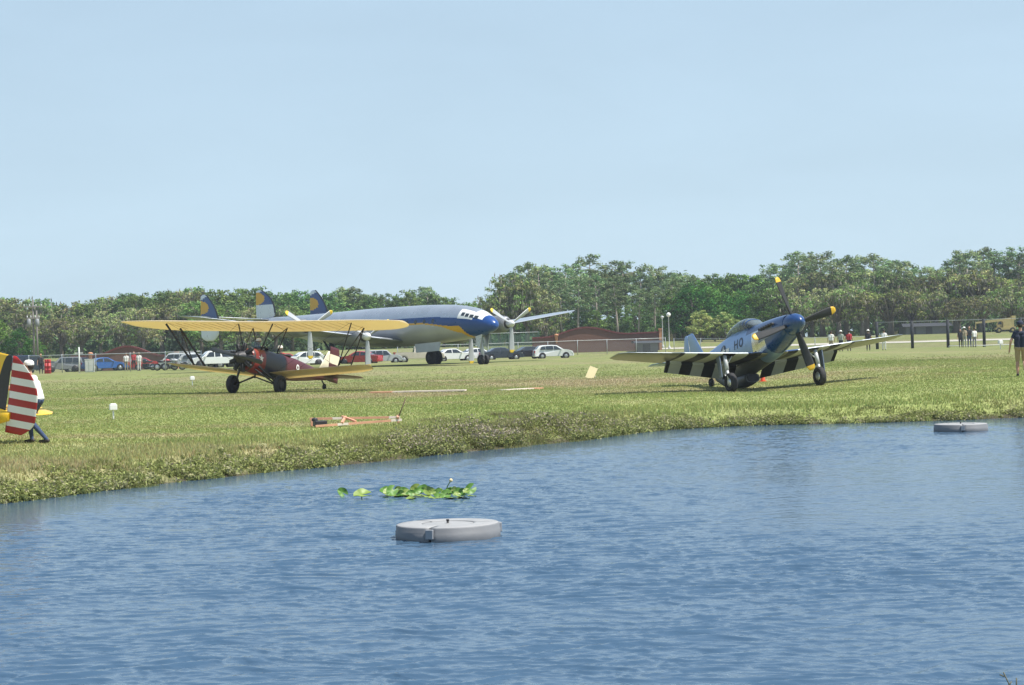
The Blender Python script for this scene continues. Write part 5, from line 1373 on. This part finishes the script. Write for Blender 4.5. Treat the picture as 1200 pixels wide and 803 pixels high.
# ------------------------------------------------------------------ curved brown walls, lamps, poles, buildings
STUC = M('brown_stucco', (.165,.085,.062), .9, var=.10, scale=.5, bump=.3, bscale=6); COP = M('red_coping', (.155,.042,.038), .7, var=.1); ORP = M('orange_pillar', (.50,.24,.13), .8, var=.12)
def wall(label, pxl, pxr, D, ends, peak, depth=.4, pil=True, asym=.42):
    A, B = stand(pxl, D), stand(pxr, D); L = (B-A).xy.length
    r = empty('curved_wall', A, math.atan2(B.y-A.y, B.x-A.x), label, 'wall', 'curved brown walls')
    prof = []
    for i in range(41):
        t = i/40; q = (t-asym)/.34
        z = ends[0]*(1-t)+ends[1]*t+(peak-ends[0])*(math.cos(max(-1, min(1, q))*math.pi)*.5+.5)
        prof.append((t*L, z))
    lo = min(hz(A.x, A.y), hz(B.x, B.y))-A.z-.5
    mb = MB(); mb.prism([(0, lo)]+[(L, lo)]+prof[::-1], -depth/2, depth/2); mb.build('wall', STUC, r)
    mb = MB()
    for (x0, z0), (x1, z1) in zip(prof[:-1], prof[1:]):
        d = Vector((x1-x0, 0, z1-z0)).normalized()*.01
        mb.bar(Vector((x0, 0, z0+.10))-d, Vector((x1, 0, z1+.10))+d, depth+.24, .20, 0, (0,0,1))
    mb.build('coping', COP, r)
    for x, z in ((L*.19, ends[0]+.1), (L+.12, ends[1])):
        mb = MB()
        if x > L: mb.box((x, -.05, (z+lo)/2+.15), (.32,.62,z-lo+.5)); mb.box((x, -.05, z+.48), (.44,.76,.14))
        else: mb.lathe([(.08,-.75),(.22,.15),(.28,.22),(.28,.34),(.10,.42),(.003,.43)], (x, -.36, z), 'z', 14)
        mb.build('pillar' if x > L else 'finial', ORP, r)
    return r
wall('long brown wall with a humped red coping behind the white hatchback', 624, 773, 232, (1.85, 2.15), 2.85)
wall('brown wall with a humped red coping behind the blue sedan', 84, 206, 206, (1.6, 1.4), 2.65, asym=.54)
def lamp(px, D, h, label, globe):
    p = stand(px, D); r = empty('lamp_post', p, 0, label, 'street lamp')
    mb = MB(); mb.lathe([(.16,-.2),(.16,.25),(.09,.35),(.055,.5),(.045,h-.35),(.09,h-.3),(.10,h-.22)], (0,0,0), 'z', 12, caps=True); mb.build('pole', STEEL, r)
    mb = MB()
    if globe: mb.sphere((0,0,h), .27, 18, 12); mb.build('globe', M('lamp_globe', (.82,.82,.80), .3, var=.02), r)
    else: mb.lathe([(.10,h-.25),(.20,h-.1),(.22,h),(.05,h+.08),(.003,h+.09)], (0,0,0), 'z', 12); mb.build('lantern', STEEL, r)
lamp(784.5, 234, 4.3, 'slim lamp post with a white globe beside the curved wall', True); lamp(777, 240, 4.0, 'thin grey post just left of the white globe lamp', False)
def upole(px, D, top, label, arm):
    p = stand(px, D); h = at(px, top, D).z-p.z
    r = empty('utility_pole', p, R(8), label, 'utility pole')
    mb = MB(); mb.tube([(0,0,-.5),(0,0,h)], [.15,.10], 10); mb.build('pole', M('weathered_pole', (.17,.155,.14), .9, var=.15, bump=.3), r)
    if arm:
        for z, w_ in ((h-.9, 2.3), (h-2.3, 1.6)):
            mb = MB(); mb.box((0,-.16,z), (w_,.12,.14)); mb.build('crossarm', M('weathered_arm', (.24,.22,.20), .9), r)
            for x in (-w_/2+.1, -w_/6, w_/6, w_/2-.1): mb = MB(); mb.lathe([(.03,0),(.07,.05),(.05,.12),(.07,.17),(.003,.25)], (x,-.16,z+.07), 'z', 8); mb.build('insulator', WHT, r)
        for x in (-.5, .5): mb = MB(); mb.lathe([(.003,-.5),(.24,-.48),(.26,0),(.24,.42),(.12,.5),(.003,.52)], (x,-.2,h-2.9), 'z', 12); mb.build('transformer', M('transformer_grey', (.25,.26,.27), .5), r)
upole(40.5, 232, 351, 'utility pole with crossarms and transformers above the parked cars', True); upole(44.5, 236, 364, 'plain second pole close beside the utility pole with transformers', False)
# shed beyond the meadow
def shed(px0, px1, D, wallh, roofh, label, name='shed'):
    A, B = stand(px0, D), stand(px1, D); L = (B-A).xy.length; z0 = min(A.z, B.z)-.2
    r = empty(name, (A.x, A.y, z0), math.atan2(B.y-A.y, B.x-A.x), label, 'building')
    mb = MB(); mb.box((L/2, 2.5, wallh/2), (L, 5, wallh)); mb.build('wall', M('shed_grey', (.15,.155,.16), .8, var=.2), r)
    mb = MB(); mb.prism([(-.5,wallh-.02),(5.5,wallh-.02),(4.4,wallh+roofh),(.6,wallh+roofh)], -.5, L+.5, 0, 'x'); mb.build('roof', M('shed_roof', (.035,.040,.05), .7, var=.15), r)
    k = 0
    for x in np.arange(1.0, L-1, 2.3):
        mb = MB()
        mb.box((x, -.03, wallh*.52), (.9,.06,wallh*.75)); mb.build('door', M('shed_door', (.05,.05,.055), .6), r)
shed(1062, 1112, 268, 1.35, .45, 'low grey shed with dark roof under the mossy oaks')
shed(748, 771, 225.5, 1.35, .25, 'low dark-roofed kiosk in front of the curved wall\'s right end', 'kiosk')
# yellow crane
p = stand(1178, 262); CY = M('crane_yellow', (.50,.40,.17), .55, var=.2, scale=2)
r = empty('mobile_crane', p, R(176), 'pale yellow mobile crane with a long level boom under the oaks', 'crane'); r.scale = (.62,.62,.62)
mb = MB(); mb.box((0,0,.95), (4.2,2.2,.5)); mb.box((-2.0,0,1.0), (.5,2.3,.7)); mb.build('chassis', CY, r)
for x in (-1.5, 1.5):
    for y in (-1.0, 1.0): wheel(r, (x,y,.6), .6, .45, rimmat=CY)
mb = MB(); mb.prism([(-1.9,1.2),(.5,1.2),(.5,2.5),(-.2,2.9),(-1.9,2.9)], -.9, .9); mb.build('housing', CY, r)
mb = MB(); mb.prism([(.55,1.22),(1.6,1.22),(1.75,2.0),(1.35,2.7),(.55,2.7)], -.95, -.1); co = mb.build('cab', CY, r)
mb = MB(); mb.prism([(.68,1.9),(1.6,1.9),(1.3,2.58),(.68,2.58)], -.97, -.08); mb.build('cab_window', WGLASS, co)
mb = MB(); mb.bar((-1.5,.4,3.1), (4.6,.4,2.55), .5, .55); mb.bar((4.4,.4,2.55), (6.6,.4,2.4), .36, .38); bo = mb.build('boom', CY, r)
mb = MB(); mb.bar((6.5,.4,2.5), (6.55,.4,1.0), .2, .24); mb.build('hook_block', CY, bo)
mb = MB(); mb.box((-1.9,0,3.3), (.8,1.5,1.0)); mb.build('counterweight', CY, r)

# ------------------------------------------------------------------ airfield things on the turf
def marker(px, py, s, label):
    p = ground(px, py); r = empty('marker_light', p, R(20), label, 'airfield marker')
    mb = MB(); mb.tube([(0,0,-.1),(0,0,.26*s)], .022*s, 8); mb.build('stake', WHT, r)
    mb = MB(); mb.box((0,0,.33*s), (.20*s,.16*s,.15*s), None, 0); mb.box((0,0,.42*s), (.15*s,.12*s,.03*s)); mb.build('head', WHT, r, .02)
marker(133, 492, 1.05, 'white box on a short stake in the turf near the pond'); marker(225.5, 452, 1.15, 'small white box on a stake below the biplane\'s left wing'); marker(1172.5, 409.5, 1.6, 'small white box on a stake by the low white rail')
p = stand(93, 150); mb = MB(); mb.tube([(0,0,-.2),(0,0,2.05),(0,0,2.1)], [.06,.06,.02], 10)
o = mb.build('white_post', WHT); o.location = p; tag(o, 'single white post standing in the turf before the fence', 'post')
mb = MB(); mb.bar((-.35,0,1.62), (.3,0,1.62), .05, .07); mb.build('crosspiece', WHT, o)
# orange frame lying near the bank
p0, p1 = ground(367, 501), ground(470, 499); ax = (p1-p0); Lr = ax.xy.length
r = empty('barrier_frame', p0, math.atan2(ax.y, ax.x), 'long orange and white barrier frame lying on the turf by the bank', 'barrier')
ORG = M('safety_orange', (.58,.30,.19), .65, var=.2, scale=3); PAL = M('faded_white', (.72,.62,.54), .6, var=.12)
mb = MB()
for k in range(8):
    x0, x1 = Lr*k/8, Lr*(k+1)/8-.003
    for (ya, za), (yb, zb_) in (((-.25,.035), (-.05,.10)), ((.35,.20), (.08,.16))):
        f0, f1 = k/8, (k+1)/8-.001; P_ = lambda f: Vector((Lr*f, ya+(yb-ya)*f, za+(zb_-za)*f)); mb.bar(P_(f0), P_(f1), .06, .055, 0 if k not in (2, 7) else 1)
mb.build('rail', [ORG, PAL], r)
for a, b_ in (((Lr*.30,-.22,.09),(Lr*.40,.28,.22)), ((Lr*.46,-.18,.11),(Lr*.36,.28,.23)), ((Lr*.95,-.12,.15),(Lr*.985,.14,.20))):
    mb = MB(); mb.bar(a, b_, .06, .045); mb.build('brace', ORG, r)
for x in (.02, .98): mb = MB(); mb.bar((Lr*x,.34-.25*x,0), (Lr*x,.34-.25*x,.17), .05, .05); mb.build('foot', ORG, r)
mb = MB(); mb.box((Lr*.08,.02,.09), (.30,.30,.14)); mb.lathe([(.08,0),(.08,.06),(.003,.09)], (Lr*.03,.1,.15), 'z', 10); mb.build('battery_box', BLK, r, .02)
mb = MB(); mb.tube([(Lr*.965,0,.12),(Lr*1.06,.0,.62)], .014, 6); mb.build('whip', M('dark_wood', (.10,.06,.035), .7), r)
# flat orange and white panels
def panel(pa, pb, w_, label, lift=.10):
    A, B = ground(*pa), ground(*pb); d = B-A
    r = empty('ground_panel', A, math.atan2(d.y, d.x), label, 'ground panel', 'flat orange and white panels on the turf')
    L = d.xy.length
    mb = MB(); mb.box((L*.12,0,lift/2), (L*.24-.004,w_,lift)); mb.build('end_panel', ORG, r)
    mb = MB(); mb.box((L*.58,0,lift/2), (L*.68,w_*.9,lift*.9)); mb.box((L*.96,0,lift/2), (L*.076,w_,lift*.8)); mb.build('board', PAL, r)
panel((434, 461), (546, 459), .5, 'long flat orange and white board lying between the two propeller planes', .06); panel((632, 456), (588, 458), .45, 'short flat board with orange end left of the fighter wing', .06)
p = ground(693, 443.5); r = empty('tilted_board', p, R(-12), 'small tilted cream board leaning on the turf beside the fighter wing', 'sign board')
mb = MB(); mb.box((0,.10,.26), (.40,.02,.62), Euler((R(-22), R(22), 0))); mb.build('board', M('cream_board', (.72,.62,.36), .6, var=.08), r)
mb = MB(); mb.bar((.1,.2,.3), (.12,.5,.0), .03, .03); mb.build('prop_leg', WHT, r)
p = ground(894, 447.5); r = empty('traffic_cone', p, 0, 'small orange cone under the fighter\'s belly', 'cone')
mb = MB(); mb.lathe([(.10,.03),(.035,.42),(.02,.45),(.003,.45)], (0,0,0), 'z', 14); mb.build('cone', M('cone_orange', (.72,.09,.03), .5), r)
mb = MB(); mb.box((0,0,.015), (.28,.28,.03)); mb.build('base', M('cone_orange', (.72,.09,.03), .5), r)
for k, (px, c) in enumerate(((54.2, pr_), (57.5, pr_))):
    p = stand(px, 161); mb = MB(); mb.lathe([(.003,0),(.17,0),(.18,.02),(.165,.28),(.185,.30),(.165,.32),(.165,.6),(.185,.62),(.165,.64),(.17,.9),(.003,.9)], (0,0,0), 'z', 16); mb.lathe([(.003,.905),(.16,.905),(.18,.93),(.16,1.2),(.15,1.22),(.003,1.22)], (0,0,0), 'z', 16)
    o = mb.build('drum', M('drum_red', (.40,.03,.03), .5, var=.15)); o.location = p; tag(o, ['red drum at the fence, nearer the person in black', 'red drum at the fence, nearer the grey jeep'][k], 'drum', 'red drums at the fence')
for k, px in enumerate((103.2, 107.3)):
    p = stand(px, 163); r = empty('utility_cabinet', p, R(5), ['white utility cabinet at the fence, nearer the white post', 'white utility cabinet at the fence, nearer the blue sedan\'s wheel'][k], 'cabinet', 'white cabinets at the fence')
    mb = MB(); mb.box((0,0,.55), (.50,.4,1.1)); mb.build('housing', M('cabinet_white', (.66,.66,.60), .6, var=.06), r, .02); mb = MB(); mb.box((0,0,1.125), (.54,.44,.05)); mb.build('lid', M('cabinet_white', (.66,.66,.60), .6, var=.06), r)
    mb = MB(); mb.box((.0,-.212,.55), (.40,.02,.85)); mb.build('door', M('cabinet_door', (.55,.56,.52), .6), r)

# ------------------------------------------------------------------ things in the pond
FLOATM = M('float_grey', (.16,.165,.175), .6, var=.12, scale=2.5, bump=.15, bscale=12); FLT = M('float_top', (.31,.31,.31), .6, var=.14, scale=4)
def raft(px, py, wpx, rot, label):
    xr, yr = unroll(px, py); D = F*(CAMZ-WATER_Z)/(yr-HOR)
    rad = wpx/2*D/F; p = Vector(((xr-600)/F*D, D+rad*.8, WATER_Z))
    r = empty('pond_float', p, R(rot), label, 'float', 'round floats on the pond')
    h = .172
    for k in range(3):
        a0, a1 = R(120*k+1.2), R(120*k+118.8); rings = []
        for i in range(19):
            a = a0+(a1-a0)*i/18
            prof = [(rad*.985,-.12),(rad,.02),(rad,h*.55),(rad*.985,h*.60),(rad*.985,h*.92),(rad*.965,h),(rad*.80,h+.004),(rad*.55,h+.004),(rad*.50,h+.002),(rad*.50,-.12)]
            rings.append([Vector((q*math.cos(a), q*math.sin(a), z)) for q, z in prof])
        mb = MB(); mb.loft(rings, 0, True, True, lambda i, kk, c: 1 if kk in (5, 6, 7) else 0); mb.build('segment', [FLOATM, FLT], r)
        am = R(120*k); mb = MB(); d = Vector((math.cos(am), math.sin(am), 0)); t = Vector((-d.y, d.x, 0))
        mb.box(d*rad*1.0+Vector((0,0,h*.55)), (.05,.10,h*.7), Euler((0,0,am))); mb.build('coupling', M('coupling', (.26,.27,.29), .6), r, .008)
    mb = MB(); mb.lathe([(rad*.495,-.1),(rad*.495,h-.006),(rad*.46,h-.004),(.05,h),(.003,h)], (0,0,0), 'z', 28); mb.build('grid', FLT, r)
    mb = MB(); mb.tube([(0,0,.05),(0,0,h+.03)], .016, 10); mb.tube([(0,0,h+.03),(0,0,h+.05)], .02, 10); mb.build('nozzle', BLK, r)
raft(523.5, 634, 126, 12, 'large grey round float with a seam on the near water'); raft(1132, 506, 63, 21, 'grey round float far across the pond by the right bank')
LILY = M('lily_leaf', (.085,.20,.022), .5, var=.25, scale=6)
LILY2 = M('lily_leaf_pale', (.19,.27,.05), .5, var=.25, scale=6)
def wpt(px, py):
    xr, yr = unroll(px, py); D = F*(CAMZ-WATER_Z)/(yr-HOR); return Vector(((xr-600)/F*D, D, WATER_Z))
def pad(parent, loc, s, tilt, rz, mat, curl=.25):
    mb = MB(); n = 22; rings = []
    prof = [math.radians(18+ (324)*i/n) for i in range(n+1)]
    vs = [Vector((0,0,0))]
    for q in (.55, 1.0):
        for a in prof:
            rr = s*q*(1+.12*math.cos(a*1)) ; vs.append(Vector((rr*math.cos(a), rr*.78*math.sin(a), curl*s*abs(math.sin(a))**1.5*q*q+.05*s*math.sin(a*5+rz)*q)))
    m_ = n+1; fs = [(0, 1+i, 2+i) for i in range(n)]+[(1+i, 1+m_+i, 2+m_+i, 2+i) for i in range(n)]
    k = len(vs); vs2 = vs+[v-Vector((0,0,.006)) for v in vs]; fs2 = fs+[tuple(j+k for j in f[::-1]) for f in fs]
    Rm = Euler((tilt[0], tilt[1], rz)).to_matrix()
    mb.add([Rm @ v for v in vs2], fs2, 0, True)
    st = MB
    o = mb.build('leaf', mat, parent); o.location = loc
    return o
base = wpt(503, 583); r = empty('pond_lily', base, 0, 'wide clump of upright green pond lily leaves', 'water plant')
for k in range(30):
    px = 453+(545-453)*(k+.5)/30+rnd.uniform(-3, 3); q = wpt(px, 583-rnd.uniform(-1, 4))-base
    pad(r, q+Vector((0,0,rnd.uniform(.04,.11))), rnd.uniform(.06,.115), (R(rnd.uniform(30,80)), R(rnd.uniform(-35,35))), rnd.uniform(-.9,.9), LILY if rnd.random() < .7 else LILY2)
for k in range(16):
    px = 452+(556-452)*(k+.5)/16; q = wpt(px, 584-rnd.uniform(-1, 3))-base
    pad(r, q+Vector((0,0,.015)), rnd.uniform(.06,.10), (R(rnd.uniform(2,14)), R(rnd.uniform(-10,10))), rnd.uniform(0,6.28), LILY2, .08)
q = wpt(521, 580)-base; mb = MB(); mb.tube([q+Vector((0,0,-.05)), q+Vector((.05,0,.14)), q+Vector((.10,0,.215))], .008, 6); so2 = mb.build('flower_stem', LILY, r)
mb = MB(); mb.sphere(q+Vector((.11,0,.235)), .03, 12, 8); mb.build('flower', M('lily_flower', (.78,.60,.30), .5), so2)
q = wpt(551, 579)-base; pad(r, q+Vector((0,0,.08)), .11, (R(70), R(-30)), .6, LILY)
for px, py, s, tilt, lb, mt in ((401, 582, .10, (70, 40), 'single upright pond leaf farthest left of the lily clump', LILY), (424, 585, .155, (26, 0), 'broad yellow-green pond leaf just left of the lily clump', LILY2)):
    b0 = wpt(px, py); e = empty('lily_leaf', b0, 0, lb, 'water plant'); pad(e, Vector((0,0,.07)), s, (R(tilt[0]), R(tilt[1])), .2, mt, .3)
    mb = MB(); mb.tube([(0,0,-.15),(0,0,.07)], .008, 6); mb.build('stem', LILY, e)
# bare twigs at the near bank
b0 = wpt(1186, 812); e = empty('bare_twig', b0, 0, 'thin bare twigs poking out of the near water', 'plant')
TW = M('twig', (.12,.12,.085), .8)
for pts in (([(-.03,0,-.1),(-.02,0,.06),(-.055,0,.14)]), ([(.03,0,-.1),(.03,0,.05),(.032,.0,.10)]), ([(-.02,0,.05),(.0,.01,.075)]), ([(-.05,0,.11),(-.08,0,.125)])):
    mb = MB(); mb.tube(pts, [.005]*len(pts), 5); mb.build('stem', TW, e)

# ------------------------------------------------------------------ air
mb = MB(); mb.box((0, 580, 13.5), (2700, 1960, 36.0))
hzm, nt, N, out = nmat('haze_air')
pv = N('ShaderNodeVolumePrincipled'); pv.inputs['Color'].default_value = (.80,.88,1,1); pv.inputs['Density'].default_value = HAZE; pv.inputs['Anisotropy'].default_value = .2
nt.links.new(pv.outputs[0], out.inputs['Volume'])
if HAZE > 0:
    ho = mb.build('haze', hzm); ho['kind'] = 'stuff'
